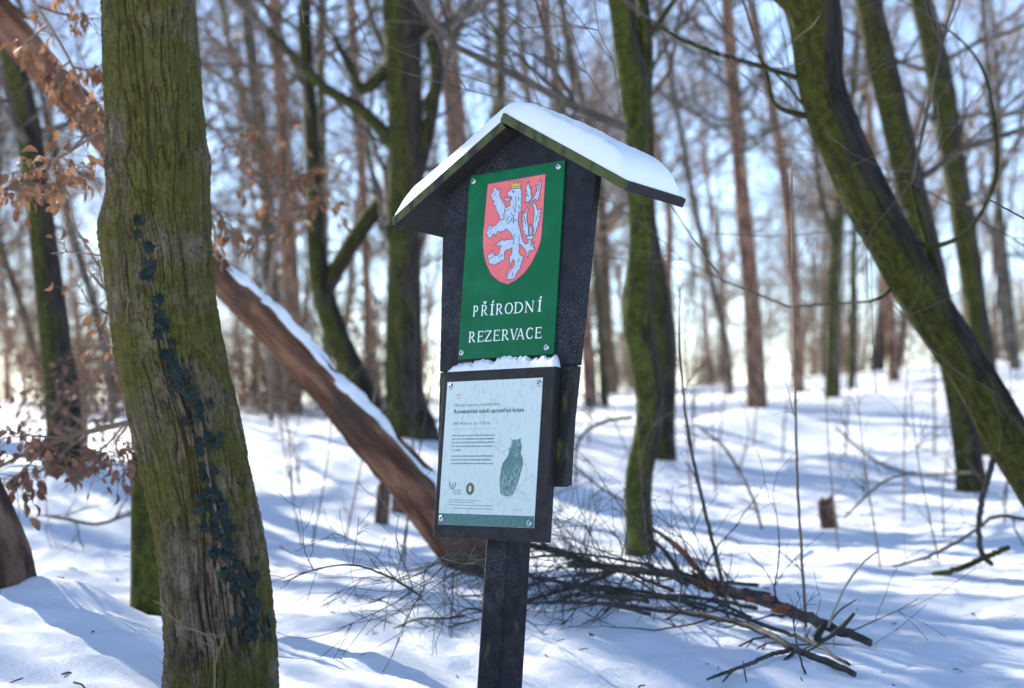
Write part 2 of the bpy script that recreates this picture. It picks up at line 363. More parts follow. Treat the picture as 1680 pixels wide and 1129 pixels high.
# ------------------------------------------------------------------ the ground
CTRL = [(350, 1165, 4.7), (243, 1012, 7.2), (30, 978, 6.6), (765, 935, 8.5), (1052, 918, 10), (640, 868, 11), (1358, 868, 11.2),
        (1094, 757, 15.5), (1592, 795, 13), (1790, 930, 8.3), (670, 706, 14.5), (400, 698, 16.5), (100, 690, 17), (880, 672, 24),
        (1000, 655, 30), (1250, 628, 36), (1450, 608, 36), (1650, 592, 36), (1330, 745, 18), (700, 1129, 5.55), (1100, 1129, 5.5),
        (1500, 1120, 5.65), (-300, 1000, 6.5), (2000, 1010, 6.8)]
_c = np.array([at(*c) for c in CTRL])
_ex = np.array([(x, y, z) for y, z in ((70, -.2), (160, -2.5), (600, -12), (2500, -40)) for x in (-.9 * y, -.3 * y, .3 * y, .9 * y)] +
               [(x, y, z) for y, z in ((1.5, .06), (3.2, .1)) for x in (-6, -1.5, 1.5, 6)] + [(-14, 16, .55), (14, 16, .45), (-30, 36, .3), (30, 36, 1.3)])
_g = np.concatenate([_c, _ex])
def _warp(x, y):
    y = np.maximum(y, 1.0)
    return np.stack([np.clip(x / (y + 4), -3, 3) * 3.0, np.log(y + 6) * 2.2], -1)
_W = _warp(_g[:, 0], _g[:, 1])
def _tps(r2): return .5 * r2 * np.log(r2 + 1e-9)
_D = ((_W[:, None] - _W[None]) ** 2).sum(-1)
_n = len(_g)
_A = np.zeros((_n + 3, _n + 3)); _A[:_n, :_n] = _tps(_D) + np.eye(_n) * .004
_A[:_n, _n] = 1; _A[:_n, _n + 1:] = _W; _A[_n, :_n] = 1; _A[_n + 1:, :_n] = _W.T
_s = np.linalg.solve(_A, np.concatenate([_g[:, 2], [0, 0, 0]]))
MOUNDS = []                        # (x, y, height, radius): drifts against trunks
def G(x, y):
    x = np.asarray(x, float); y = np.asarray(y, float); sh = np.broadcast(x, y).shape
    x = np.broadcast_to(x, sh).ravel(); y = np.broadcast_to(y, sh).ravel()
    w = _warp(x, y); z = np.empty(len(x))
    for i in range(0, len(x), 20000):
        d = ((w[i:i + 20000, None] - _W[None]) ** 2).sum(-1)
        z[i:i + 20000] = _tps(d) @ _s[:_n] + _s[_n] + w[i:i + 20000] @ _s[_n + 1:]
    near = np.exp(-np.maximum(y, 0) / 45.0)
    z = z + near * (.085 * fbm(x / 1.7, y / 1.7, 3, 3) + .045 * fbm(x / .5, y / .5, 9, 3) - .05 * np.clip(noise2(x / .55, y / .7, 61) - .35, 0, 1)) + .026 * fbm(x / .16, y / .2, 21, 3) * np.exp(-np.abs(y - 7) / 7.0)
    z = z + .25 * fbm(x / 14, y / 14, 5, 2) * np.clip((y - 18) / 30, 0, 1)
    for mx, my, mh, mr in MOUNDS:
        z = z + mh * np.exp(-((x - mx) ** 2 + (y - my) ** 2) / (2 * mr * mr))
    return z.reshape(sh)
def g1(x, y): return float(G(np.array([x]), np.array([y]))[0])

p = at(14, 985, 6.6); MOUNDS.append((p[0] + .20, p[1] + .05, .11, .17))
p = at(360, 1110, 4.7); MOUNDS.append((p[0] + .28, p[1] + .12, .05, .16))
p = at(1050, 920, 10); MOUNDS.append((p[0], p[1] + .1, .06, .3))
p = at(1410, 700, 15); MOUNDS.append((p[0], p[1], .2, .5))
p = at(1240, 690, 20); MOUNDS.append((p[0], p[1], .3, .7))

def axis(lo, hi, fine0, fine1, step, grow):
    a = [*np.arange(fine0, fine1, step)]
    s = step; q = a[-1]
    while q < hi: s *= grow; q += s; a.append(q)
    s = step; q = a[0]; pre = []
    while q > lo: s *= grow; q -= s; pre.append(q)
    return np.array(pre[::-1] + a)
gx = axis(-1500, 1500, -4.5, 4.5, .035, 1.06)
gy = axis(-60, 2500, 4.2, 13.0, .04, 1.03)
X, Y = np.meshgrid(gx, gy)
Z = G(X, Y)
mb = MB()
ny, nx = X.shape
i = np.arange(ny - 1)[:, None]; j = np.arange(nx - 1)[None]
mb.add(np.stack([X, Y, Z], -1).reshape(-1, 3), np.stack([i * nx + j, i * nx + j + 1, (i + 1) * nx + j + 1, (i + 1) * nx + j], -1).reshape(-1, 4))
tag(mb.build('snowy_ground', MT['snow']), kind='structure')

# ------------------------------------------------------------------ trees
def unit(v): return v / (np.linalg.norm(v) + 1e-12)

def grow(mb, rng, p, d, L, r, lev, maxlev=2, nch=(6, 5), up=.12, wob=.2, rmin=.0022):
    n = 6 if lev == 0 else 4 if lev == 1 else 3
    pts = [p]; dirs = [d]; dd = d
    for q in range(n):
        dd = unit(dd + rng.normal(0, wob, 3) + np.array([0, 0, up]))
        p = p + dd * L / n * rng.uniform(.8, 1.2)
        pts.append(p); dirs.append(dd)
    mb.tube(pts, np.maximum(np.linspace(r, r * .3, n + 1), rmin), 5 if r > .018 else 3)
    if lev < maxlev:
        m = max(2, int(round(nch[lev] * rng.uniform(.7, 1.3))))
        for q in range(m):
            k = int(rng.integers(1, n + 1))
            pr = rng.normal(0, 1, 3); pr -= pr @ dirs[k] * dirs[k]
            cd = unit(dirs[k] + unit(pr) * rng.uniform(.5, 1.2))
            grow(mb, rng, pts[k], cd, L * rng.uniform(.35, .62), max(r * (1 - .7 * k / n) * .6, rmin), lev + 1, maxlev, nch, up, wob, rmin)

def bark_disp(amp, sc, seed):
    def f(a, L, rr):
        c = np.cos(a); s = np.sin(a)
        w = fbm(a * 3 / sc + seed, L * 2.3 / sc, seed, 2)
        x = a / (2 * math.pi)
        edge = np.minimum(x, 1 - x) * 14
        k = np.clip(edge, 0, 1)
        return rr * (amp * k * (fbm(a * 5 / sc + w, L * 5 / sc, seed + 5, 3)) + amp * 1.2 * (noise2(c * 1.3 + seed, L * 1.6 + s * 1.3, seed + 8)))
    return f

def make_tree(name, label, cat, mat, pts, d, top=13.0, limbs=(), nb=14, bmin=2.6, blen=(1.2, 3.2), seed=1, group=None, twig='twig', k=14, lean=.0,
              root=.35, amp=.06, nch=(6, 5), flare=1.25, bmax=None):
    rng = np.random.default_rng(seed)
    dl = (lambda q: q[3] if len(q) > 3 else d)
    P = np.array([[*at(q[0], q[1], dl(q)), q[2] / 2 / FPX * dl(q)] for q in pts])[::-1]     # bottom to top
    gz = g1(P[0, 0], P[0, 1])
    d0 = unit(P[0, :3] - P[1, :3]); d0 = unit(d0 + np.array([0, 0, -.6]))
    drop = max(.12, P[0, 2] - gz + root)
    Pb = np.array([*(P[0, :3] + d0 * drop), P[0, 3] * flare])
    P = np.concatenate([[Pb], P])
    # carry the stem on above the frame
    z = P[-1, 2]; dr = unit(P[-1, :3] - P[-2, :3]); q = P[-1, :3]; r = P[-1, 3]; ext = []
    if top > z:
        n = max(3, int((top - z) / 1.1)); r0 = r
        for t in range(1, n + 1):
            dr = unit(dr + rng.normal(0, .09, 3) + np.array([0, 0, .10])); q = q + dr * (top - z) / n
            ext.append([*q, max(.012, r0 * (1 - .85 * t / n))])
        P = np.concatenate([P, ext])
    base = np.array([P[1, 0], P[1, 1], gz])
    S = spline(P, max(16, int(np.linalg.norm(np.diff(P[:, :3], axis=0), axis=1).sum() / .09)))
    S[:, 3] = np.maximum(S[:, 3], .008)
    t = empty(name, base)
    tag(t, label, cat, group)
    m = MB(); m.tube(S[:, :3] - base, S[:, 3], k, True, bark_disp(amp, 1.0, seed))
    m.build('trunk', mat, t)
    for lb in limbs:
        Lp = np.array([[*at(q[0], q[1], dl(q) if len(q) > 3 else d), q[2] / 2 / FPX * d] for q in lb])
        Ls = spline(Lp, max(8, len(lb) * 5)); m = MB(); m.tube(Ls[:, :3] - base, Ls[:, 3], 8, True, bark_disp(amp, 1.0, seed + 3))
        m.build('limb', mat, t)
    m = MB()
    if nb:
        zz = S[:, 2] - gz; ok = np.where((zz > bmin) & ((zz < bmax) if bmax else True))[0]
        for b in range(nb):
            if not len(ok): break
            kx = ok[int(rng.integers(0, len(ok)))]
            a = rng.uniform(0, 2 * math.pi)
            dr = unit(np.array([math.cos(a), math.sin(a), rng.uniform(-.1, .8)]))
            grow(m, rng, S[kx, :3] - base, dr, rng.uniform(*blen), max(.006, min(.03, S[kx, 3] * .35)), 0, 2, nch)
        for lb in limbs:
            e = lb[-1]; e0 = lb[-2]
            pe = at(e[0], e[1], d) - base; de = unit(pe - (at(e0[0], e0[1], d) - base))
            r = e[2] / 2 / FPX * d
            grow(m, rng, pe, de, rng.uniform(1.2, 2.2), r, 0, 2, nch)
            for q in range(2):
                mid = lb[int(rng.integers(1, len(lb)))]
                grow(m, rng, at(mid[0], mid[1], d) - base, unit(rng.normal(0, 1, 3) + np.array([0, 0, .6])), rng.uniform(.6, 1.4), r * .5, 1, 2, nch)
    if m.n: tag(m.build('crown', MT[twig], t), kind='stuff')
    return t, S, base

# --- the big furrowed oak at the front
def worley(u, v, nu, seed):
    """F1,F2 with period nu in u"""
    ui = np.floor(u).astype(np.int64); vi = np.floor(v).astype(np.int64)
    f1 = np.full(u.shape, 9.0); f2 = np.full(u.shape, 9.0)
    def h(a, b, k):
        n = ((a % nu) * 374761393 + b * 668265263 + (seed + k) * 974634777) & 0x7fffffff
        n = ((n ^ (n >> 13)) * 1274126177) & 0x7fffffff
        n = (n ^ (n >> 16)) & 0x7fffffff
        return (n % 100003) / 100003.0
    for a in (-1, 0, 1):
        for b in (-1, 0, 1):
            cu = ui + a; cv = vi + b
            dx = cu + h(cu, cv, 1) - u; dy = cv + h(cu, cv, 2) - v
            dd = np.sqrt(dx * dx + dy * dy)
            m = dd < f1
            f2 = np.where(m, f1, np.minimum(f2, dd)); f1 = np.where(m, dd, f1)
    return f1, f2

OAK_D = 4.7
OAK = [(232, -200, 150), (237, -60, 155), (241, 0, 160), (248, 100, 166), (254, 200, 170), (259, 300, 173), (259, 400, 176), (267, 500, 170), (284, 600, 171),
       (307, 700, 170), (327, 800, 168), (346, 900, 170), (357, 1000, 173), (361, 1070, 176), (360, 1129, 182), (360, 1230, 205)]
OP = np.array([[*at(q[0], q[1], OAK_D), q[2] / 2 / FPX * OAK_D] for q in OAK])[::-1]
obase = np.array([OP[1, 0], OP[1, 1], g1(OP[1, 0], OP[1, 1])])
OS = spline(OP, 760)
FUR = {}
def oak_fun(a, L, rr):
    sx = 1.0
    u = a / (2 * math.pi)
    wob = .55 * noise2(u * 9, L * 4.5, 3) * np.clip(np.minimum(u, 1 - u) * 20, 0, 1)
    wob2 = .9 * noise2(u * 6 + 4, L * 3.0, 8) * np.clip(np.minimum(u, 1 - u) * 20, 0, 1)
    nu = 40
    f1, f2 = worley(u * nu + wob * 1.1 + .5 * noise2(u * 60, L * 22, 71), L / .085 + wob2 + .4 * noise2(u * 50, L * 16, 73), nu, 4)
    g1_, g2_ = worley(u * 110 + wob * 2, L / .022 + wob2 * 2, 110, 14)
    r1 = np.abs(noise2(u * 84 + wob * 3.0, L * 5.2 + wob2 * .3, 51)); r2 = np.abs(noise2(u * 132 - wob * 2.5, L * 12, 57))
    e = np.minimum(np.clip(r1 / .26, 0, 1), .45 + .55 * np.clip(r2 / .30, 0, 1))
    e = np.minimum(e, .42 + .58 * np.clip((f2 - f1) / .18, 0, 1))
    e = e * e * (3 - 2 * e)
    e2 = np.clip((g2_ - g1_) / .4, 0, 1)
    FUR['e'] = e
    big = noise2(np.cos(a) * 1.6 + 7, L * 1.4 + np.sin(a) * 1.6, 31) * .012
    disp = -.0120 * (1 - e) + .0028 * e2 * e - .0020 + big + .003 * fbm(u * 90, L * 30, 6, 2)
    # burl on the left flank and a knot band on the face
    hL = (at(165, 390, OAK_D)[2] - OS[0, 2]) * 1.03
    disp = disp + .020 * np.exp(-((a - math.pi * .53) / .24) ** 2 - ((L - hL) / .07) ** 2)
    hK = (at(290, 285, OAK_D)[2] - OS[0, 2]) * 1.03
    disp = disp + .010 * np.exp(-((L - hK) / .05) ** 2) * (.6 + .4 * np.cos(a * 2 + 1))
    # buttress toward the right at the foot
    disp = disp + .025 * np.exp(-((a - 4.6) / .5) ** 2) * np.exp(-L / .16)
    return disp
oak = tag(empty('oak_tree', obase), 'thick leaning trunk of furrowed mossy bark in the foreground, dark ivy climbing its right side', 'tree')
mb = MB(); mb.tube(OS[:, :3] - obase, OS[:, 3], 460, False, oak_fun)

m = NT('oak_bark'); uv = m.coord('UV', (30, 9, 1)); ob = m.coord('Object')
at_ = m.n('ShaderNodeAttribute'); at_.attribute_name = 'furrow'
fu = at_.outputs['Fac']
n1 = m.noise(uv, 1.0, 5, .6, .4)
ridge = m.mix(m.step(n1, .3, .7), (.046, .035, .024), (.19, .15, .105))
crack = m.mix(m.noise(ob, 7, 4), (.020, .016, .013), (.075, .036, .018))
c = m.mix(m.step(fu, .1, .75), crack, ridge)
mossn = m.math('ADD', m.noise(ob, 3.4, 5, .62), m.math('MULTIPLY', m.noise(uv, 2.0, 4), .25))
mosscol = m.mix(m.noise(ob, 38, 4), (.036, .036, .007), (.118, .110, .019))
c = m.mix(m.math('MULTIPLY', m.step(mossn, .53, .70), m.math('ADD', m.math('MULTIPLY', fu, .45), .5)), c, mosscol)
m.col(c); m.rough(.9); m.b.inputs['Specular IOR Level'].default_value = .2
m.bump(m.math('ADD', n1, m.math('MULTIPLY', m.noise(ob, 150, 4, .7), .7)), .9, .008)
oak_trunk = mb.build('trunk', m.m, oak)
fa = oak_trunk.data.attributes.new('furrow', 'FLOAT', 'POINT')
fa.data.foreach_set('value', FUR['e'].ravel().astype(np.float32))
mb = MB(); rg = np.random.default_rng(5)
tp = OS[-1, :3] - obase; pth = [tp - np.array([0, 0, .02])]; dd = unit(OS[-1, :3] - OS[-8, :3])
for q in range(7):
    dd = unit(dd + rg.normal(0, .08, 3) + np.array([0, 0, .06])); pth.append(pth[-1] + dd * 1.3)
mb.tube(spline(np.array(pth), 40), np.linspace(OS[-1, 3] * .97, .03, 40), 16, True, bark_disp(.05, 1, 4)); mb.build('upper_trunk', MT['moss_some'], oak)
mb = MB()
for q in range(16):
    w = pth[int(rg.integers(2, 8))]; a = rg.uniform(0, 6.28)
    grow(mb, rg, w, unit(np.array([math.cos(a), math.sin(a), rg.uniform(0, .7)])), rg.uniform(1.6, 3.6), .04, 0, 2)
mb.build('crown', MT['twig'], oak)

def oak_surface(px, py, off=.006):
    k = int(np.argmin(np.abs(OS[:, 2] - at(px, py, OAK_D)[2])))
    c = OS[k, :3]; r = OS[k, 3]
    x = at(px, py, OAK_D)[0] - c[0]; x = max(-.96 * r, min(.96 * r, x))
    y = -math.sqrt(r * r - x * x)
    nrm = np.array([x, y, 0]) / r
    return np.array([c[0] + x, c[1] + y, at(px, py, OAK_D - r * .8)[2]]) + nrm * off, nrm

# --- ivy on the oak
def ivy_mesh(name, s, mat):
    out = np.array([(0, 0), (.32, -.12), (.5, .08), (.36, .22), (.42, .5), (.2, .46), (0, .86), (-.2, .46), (-.42, .5), (-.36, .22), (-.5, .08), (-.32, -.12)]) * s
    m = MB()
    v = [(x, y, .12 * s * (1 - (abs(x) / s * 2) ** 2)) for x, y in out] + [(0, .3 * s, .17 * s)]
    n = len(out)
    m.add(v, None, [(q, (q + 1) % n, n) for q in range(n)])
    return m.mesh(name, mat, False)
ivm = [ivy_mesh('ivy_leaf', s, MT['ivy_leaf']) for s in (.022, .029, .036)]
IV = [(231, 296), (237, 318), (247, 350), (256, 388), (262, 420), (268, 468), (279, 520), (291, 568), (301, 602), (316, 640), (337, 672), (348, 730), (356, 782), (366, 832), (380, 882), (396, 930), (408, 975), (424, 1015), (434, 1048)]
ivy = tag(empty('ivy_vine', obase), 'dark bluish green ivy with small leaves climbing the front of the furrowed oak', 'ivy')
rg = np.random.default_rng(12)
path = np.array([oak_surface(*q, .004)[0] for q in IV])
mb = MB(); mb.tube(spline(path, 60) - obase, np.linspace(.002, .006, 60), 5); mb.build('stem', MT['twig'], ivy)
ivs = spline(np.array(IV, float).repeat(1, 0), 200)
for q in range(200):
    tt = rg.uniform(0, 1) ** .62
    c = ivs[int(tt * 199)]
    if noise2(np.array([c[1] / 22.0]), np.array([.5]), 91)[0] < -.15 and rg.random() < .6: continue
    wd = 5 + 34 * max(0, (tt - .40)) + (16 if .48 < tt < .58 else 0)
    px = c[0] + rg.normal(0, wd * .6); py = c[1] + rg.normal(0, 12)
    pos, nr = oak_surface(px, py, rg.uniform(.003, .012))
    o = link('leaf', ivm[int(rg.integers(0, 3))], ivy)
    zv = Vector(nr) + Vector(rg.normal(0, .16, 3)) + Vector((0, 0, .10)); zv.normalize()
    up = Vector((rg.normal(0, .7), 0, -1)); xv = up.cross(zv).normalized(); yv = zv.cross(xv)
    o.matrix_local = Matrix.Translation(Vector(pos - obase)) @ Matrix((xv, yv, zv)).transposed().to_4x4()

# --- trees that stand out in the picture, from the front to the back
make_tree('tree_trunk', 'brown rough barked leaning trunk cut off at lower left, a snowdrift against it', 'tree', MT['root'],
          [(-190, 380, 70), (-150, 500, 74), (-112, 610, 77), (-74, 720, 80), (-30, 830, 84), (0, 915, 94), (8, 982, 108)], 6.6, 9, nb=8, bmin=3.5, seed=21, k=40, amp=.13)
make_tree('mossy_tree', 'slim upright green trunk half hidden behind the furrowed oak', 'tree', MT['moss_even'],
          [(244, -40, 42), (243, 300, 46), (243, 600, 50), (242, 800, 53), (242, 960, 55), (242, 1015, 58)], 7.2, 10, nb=10, bmin=3.2, seed=22, k=24, amp=.025, flare=1.06)
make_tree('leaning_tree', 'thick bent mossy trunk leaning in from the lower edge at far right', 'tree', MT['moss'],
          [(1310, -60, 104), (1332, 0, 94), (1343, 60, 82), (1347, 130, 76), (1368, 200, 76), (1410, 300, 80), (1463, 400, 78), (1513, 490, 76), (1566, 570, 72), (1610, 640, 72), (1650, 712, 74), (1705, 795, 78), (1765, 890, 86), (1790, 935, 96)],
          8.0, 8, limbs=[[(1318, 10, 50), (1290, -10, 46), (1255, -40, 40)],
                         [(1322, 132, 9), (1250, 110, 8), (1165, 84, 7), (1110, 60, 6), (1075, 38, 5)],
                         [(1335, 192, 12), (1295, 184, 9), (1268, 165, 7), (1258, 120, 6), (1245, 90, 4)],
                         [(1345, 210, 4), (1300, 150, 4), (1262, 110, 3)],
                         [(1485, 392, 10), (1530, 404, 9), (1580, 385, 7), (1612, 345, 6), (1634, 290, 6), (1634, 220, 5), (1618, 130, 5), (1590, 80, 4), (1545, 40, 3)],
                         [(1470, 462, 8), (1450, 485, 6), (1425, 495, 4)],
                         [(1560, 540, 16), (1543, 470, 14), (1522, 400, 12), (1505, 340, 10), (1495, 300, 7)]],
          nb=5, bmin=2.6, seed=23, k=64, amp=.085, nch=(5, 4))
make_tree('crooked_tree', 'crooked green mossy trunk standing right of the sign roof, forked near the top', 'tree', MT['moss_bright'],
          [(1008, -60, 32), (1018, 0, 36), (1027, 60, 40), (1040, 130, 50), (1047, 200, 49), (1052, 300, 45), (1055, 400, 44), (1050, 470, 50), (1048, 530, 52), (1056, 600, 48), (1066, 660, 45), (1061, 712, 45), (1049, 770, 46), (1046, 830, 46), (1050, 890, 49), (1052, 922, 58)],
          10.0, 11, limbs=[[(1050, 190, 26), (1058, 130, 24), (1060, 60, 22), (1054, -10, 21), (1050, -80, 18)], [(1055, 75, 12), (1085, 30, 10), (1110, -5, 8)]], nb=9, bmin=2.2, bmax=6, seed=24, k=40, amp=.09)
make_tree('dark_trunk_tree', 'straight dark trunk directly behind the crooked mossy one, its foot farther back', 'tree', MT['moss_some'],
          [(1046, -60, 24), (1050, 150, 26), (1060, 330, 30), (1072, 440, 36), (1084, 530, 40), (1090, 620, 37), (1090, 700, 33), (1094, 758, 36)], 15.5, 13, nb=7, bmin=2.4, bmax=6, seed=25, k=18)
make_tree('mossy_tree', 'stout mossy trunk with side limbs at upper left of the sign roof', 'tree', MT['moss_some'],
          [(657, -60, 66), (659, 0, 64), (662, 100, 61), (664, 200, 58), (664, 300, 55), (663, 400, 56), (663, 500, 57), (662, 600, 59), (665, 660, 66), (672, 706, 88)],
          14.3, 14, limbs=[[(676, 310, 26), (697, 240, 24), (711, 165, 22), (716, 105, 22), (702, 52, 20), (676, -10, 19), (650, -60, 15)],
                           [(655, 245, 30), (604, 190, 20), (562, 162, 18), (530, 142, 17), (490, 102, 15), (440, 50, 12)],
                           [(645, 105, 24), (598, 146, 20), (585, 132, 14), (568, 100, 12), (548, 62, 9)],
                           [(668, 520, 26), (660, 490, 26), (655, 468, 24)]], nb=9, bmin=1.6, bmax=5.5, seed=26, k=20)
make_tree('forked_tree', 'forked mossy trunk leaning left behind the fallen log', 'tree', MT['moss_some'],
          [(508, -60, 20), (500, 20, 22), (502, 90, 22), (507, 160, 23), (513, 250, 24), (515, 350, 26), (520, 430, 31), (532, 490, 37), (552, 550, 41), (578, 610, 45), (602, 670, 52)],
          14.8, 13, limbs=[[(533, 482, 27), (565, 420, 27), (600, 366, 28), (640, 312, 26), (662, 260, 20), (690, 180, 14)]], nb=9, bmin=1.6, bmax=5.5, seed=27, k=16)
make_tree('leaning_tree', 'dark mossy trunk leaning left at the far left edge under the orange leaves', 'tree', MT['moss_some'],
          [(-18, -60, 34), (2, 20, 36), (22, 100, 38), (43, 200, 41), (60, 300, 43), (72, 400, 45), (84, 500, 48), (96, 600, 52), (103, 665, 58), (106, 720, 62)], 12, 12, nb=12, bmin=1.8, bmax=5, seed=28, k=20)
make_tree('bare_tree', 'grey brown trunk leaning left, foot showing behind the thick bent mossy trunk', 'tree', MT['moss_some'],
          [(1405, -60, 40), (1422, 0, 42), (1447, 100, 46), (1470, 200, 47), (1493, 300, 46), (1515, 380, 44), (1536, 470, 43), (1556, 560, 43), (1575, 660, 42), (1588, 750, 45), (1593, 797, 54)],
          13, 13, limbs=[[(1478, 210, 18), (1456, 110, 17), (1446, 40, 16), (1436, -40, 14)]], nb=8, bmin=1.6, bmax=5.2, seed=29, k=18)
make_tree('bare_tree', 'trunk with a sunlit green left edge at the upper right corner', 'tree', MT['moss_some'],
          [(1492, -60, 33), (1512, 0, 36), (1537, 100, 42), (1553, 200, 42), (1570, 300, 40), (1586, 400, 38), (1600, 500, 36), (1612, 580, 37), (1618, 640, 40)], 17, 14, nb=9, bmin=1.6, bmax=6, seed=30, k=18)

# --- straight far trunks that can be told apart
FAR = [
 ('pine_tree', 'tall reddish pine trunk right of the crooked mossy tree, thickest of the far pines', 'pine', 24, [(1188, -40, 19), (1200, 100, 22), (1212, 250, 24), (1225, 400, 27), (1235, 520, 29), (1241, 632, 32)], ()),
 ('pine_tree', 'slimmer reddish pine leaning left, just right of the thickest far pine', 'pine', 28, [(1222, -40, 13), (1250, 100, 15), (1275, 220, 16), (1292, 330, 18), (1303, 450, 18), (1310, 620, 19)], ()),
 ('bare_tree', 'pinkish brown straight trunk between the fallen log and the forked mossy tree', 'pine', 20, [(446, -40, 20), (460, 150, 22), (470, 300, 24), (476, 420, 26), (481, 560, 28), (483, 692, 30)], ()),
 ('bare_tree', 'brown trunk close to the right side of the furrowed oak', 'grey', 22, [(398, -40, 18), (415, 120, 19), (432, 260, 19), (444, 420, 20), (450, 690, 22)], ()),
 ('pine_tree', 'thin reddish trunk at left above the sign roof', 'pine', 30, [(733, -40, 10), (748, 100, 11), (758, 200, 12), (770, 400, 13), (780, 670, 14)], ()),
 ('bare_tree', 'thin dark trunk rising straight behind the ridge of the sign roof', 'moss_some', 22, [(822, -40, 16), (822, 170, 17), (826, 400, 18), (830, 670, 20)], ()),
 ('pine_tree', 'reddish leaning trunk emerging right of the sign board below the roof', 'pine', 26, [(886, -40, 14), (903, 80, 15), (918, 165, 17), (945, 400, 19), (963, 560, 22), (970, 662, 24)], ()),
 ('forked_tree', 'small forked trunk with mossy stem left of the thick bent trunk', 'moss_some', 26, [(1398, 160, 12), (1386, 250, 14), (1375, 380, 19), (1368, 480, 22), (1366, 618, 25)], [[(1373, 410, 14), (1352, 340, 11), (1338, 260, 9), (1330, 180, 7)]]),
 ('bare_tree', 'thin greenish trunk beside the small forked tree', 'moss_some', 28, [(1412, 180, 9), (1405, 300, 11), (1400, 450, 12), (1397, 615, 13)], ()),
 ('pine_tree', 'short looking reddish trunk behind the thick bent mossy tree', 'pine', 30, [(1425, 180, 12), (1446, 380, 15), (1458, 480, 18), (1466, 612, 21)], ()),
 ('bare_tree', 'thin leaning trunk between crooked mossy tree and far pine', 'grey', 30, [(1105, 150, 9), (1140, 340, 11), (1165, 450, 12), (1190, 560, 13), (1197, 640, 14)], ()),
 ('bare_tree', 'thin trunk at the right edge behind the curved twig', 'grey', 30, [(1622, 120, 11), (1640, 350, 14), (1655, 500, 16), (1665, 600, 18)], ()),
 ('bare_tree', 'thin leaning stem left of the furrowed oak', 'grey', 18, [(70, 160, 10), (100, 310, 12), (130, 420, 14), (165, 540, 15), (190, 690, 17)], ()),
 ('bare_tree', 'thin stem slanting at the far left edge', 'brown', 20, [(-60, 150, 10), (-5, 380, 12), (40, 520, 13), (85, 690, 15)], ()),
 ('bare_tree', 'thin warm brown trunk between the forked mossy tree and the stout one', 'pine', 24, [(575, -40, 11), (584, 100, 12), (592, 220, 12), (598, 350, 13), (602, 480, 13), (606, 680, 15)], ()),
 ('bare_tree', 'thin dark stem beside the forked mossy tree', 'moss_some', 19, [(527, -40, 13), (527, 130, 14), (529, 290, 15), (533, 430, 15), (540, 690, 17)], ()),
 ('bare_tree', 'mossy stem showing low between sign post and crooked tree', 'moss_some', 27, [(955, 250, 9), (975, 420, 11), (985, 540, 13), (992, 665, 16)], ()),
]
for q, (nm, lb, mt, d, pts, lim) in enumerate(FAR):
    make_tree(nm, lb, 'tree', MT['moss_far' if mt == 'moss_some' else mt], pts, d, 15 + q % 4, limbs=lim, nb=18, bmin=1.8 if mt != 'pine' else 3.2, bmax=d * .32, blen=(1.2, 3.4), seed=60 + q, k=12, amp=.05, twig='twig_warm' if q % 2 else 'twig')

# --- the blurred woods behind: a few kinds, each copied
def tree_kind(seed, h, r, mat, twig, b0, nb, blen, nch=(7, 6)):
    rng = np.random.default_rng(seed)
    P = [[0, 0, -.4, r * 1.3], [0, 0, .05, r * 1.12]]; q = np.zeros(3); dr = np.array([0, 0, 1.0])
    n = 9
    for k in range(1, n + 1):
        dr = unit(dr + rng.normal(0, .09, 3) + np.array([0, 0, .12])); q = q + dr * h / n
        P.append([*q, max(.01, r * (1 - .88 * k / n))])
    S = spline(np.array(P), 50)
    m = MB(); m.tube(S[:, :3], S[:, 3], 8, True, bark_disp(.05, 1, seed)); tm = m.mesh('trunk', mat)
    m = MB(); ok = np.where(S[:, 2] > b0)[0]
    for b in range(nb):
        k = ok[int(rng.integers(0, len(ok)))]; a = rng.uniform(0, 6.283)
        grow(m, rng, S[k, :3], unit(np.array([math.cos(a), math.sin(a), rng.uniform(-.1, .9)])), rng.uniform(*blen), max(.005, S[k, 3] * .4), 0, 2, nch)
    return tm, m.mesh('crown', MT[twig])
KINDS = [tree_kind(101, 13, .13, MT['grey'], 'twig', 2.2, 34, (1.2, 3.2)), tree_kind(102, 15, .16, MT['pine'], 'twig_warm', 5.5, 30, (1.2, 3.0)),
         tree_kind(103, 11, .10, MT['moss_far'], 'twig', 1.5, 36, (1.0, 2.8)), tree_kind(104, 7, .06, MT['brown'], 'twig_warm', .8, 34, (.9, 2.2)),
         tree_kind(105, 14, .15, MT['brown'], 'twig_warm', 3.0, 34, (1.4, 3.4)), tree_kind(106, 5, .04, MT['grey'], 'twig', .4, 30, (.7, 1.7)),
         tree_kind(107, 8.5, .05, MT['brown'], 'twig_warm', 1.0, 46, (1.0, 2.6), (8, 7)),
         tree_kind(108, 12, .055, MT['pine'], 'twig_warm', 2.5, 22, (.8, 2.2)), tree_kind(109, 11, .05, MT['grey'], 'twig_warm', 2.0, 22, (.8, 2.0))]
KL = ['grey tree in the far woods', 'reddish pine in the far woods', 'greenish tree in the far woods', 'young low-branched tree in the far woods', 'brown tree in the far woods', 'small bushy tree in the far woods', 'thin twiggy tree in the far woods', 'slender reddish stem in the far woods', 'slender grey stem in the far woods']
MARKS = [(-9e9, 'the left edge'), (240, 'the oak'), (515, 'the forked trunk'), (662, 'the stout trunk'), (850, 'the sign'), (1050, 'the crooked trunk'), (1220, 'the thick pine'), (1370, 'the small fork'), (1480, 'the bent trunk'), (1570, 'the corner trunk'), (1690, 'the right edge'), (9e9, '')]
KN = ['bare_tree', 'pine_tree', 'bare_tree', 'young_tree', 'bare_tree', 'young_tree', 'young_tree', 'slender_tree', 'slender_tree']
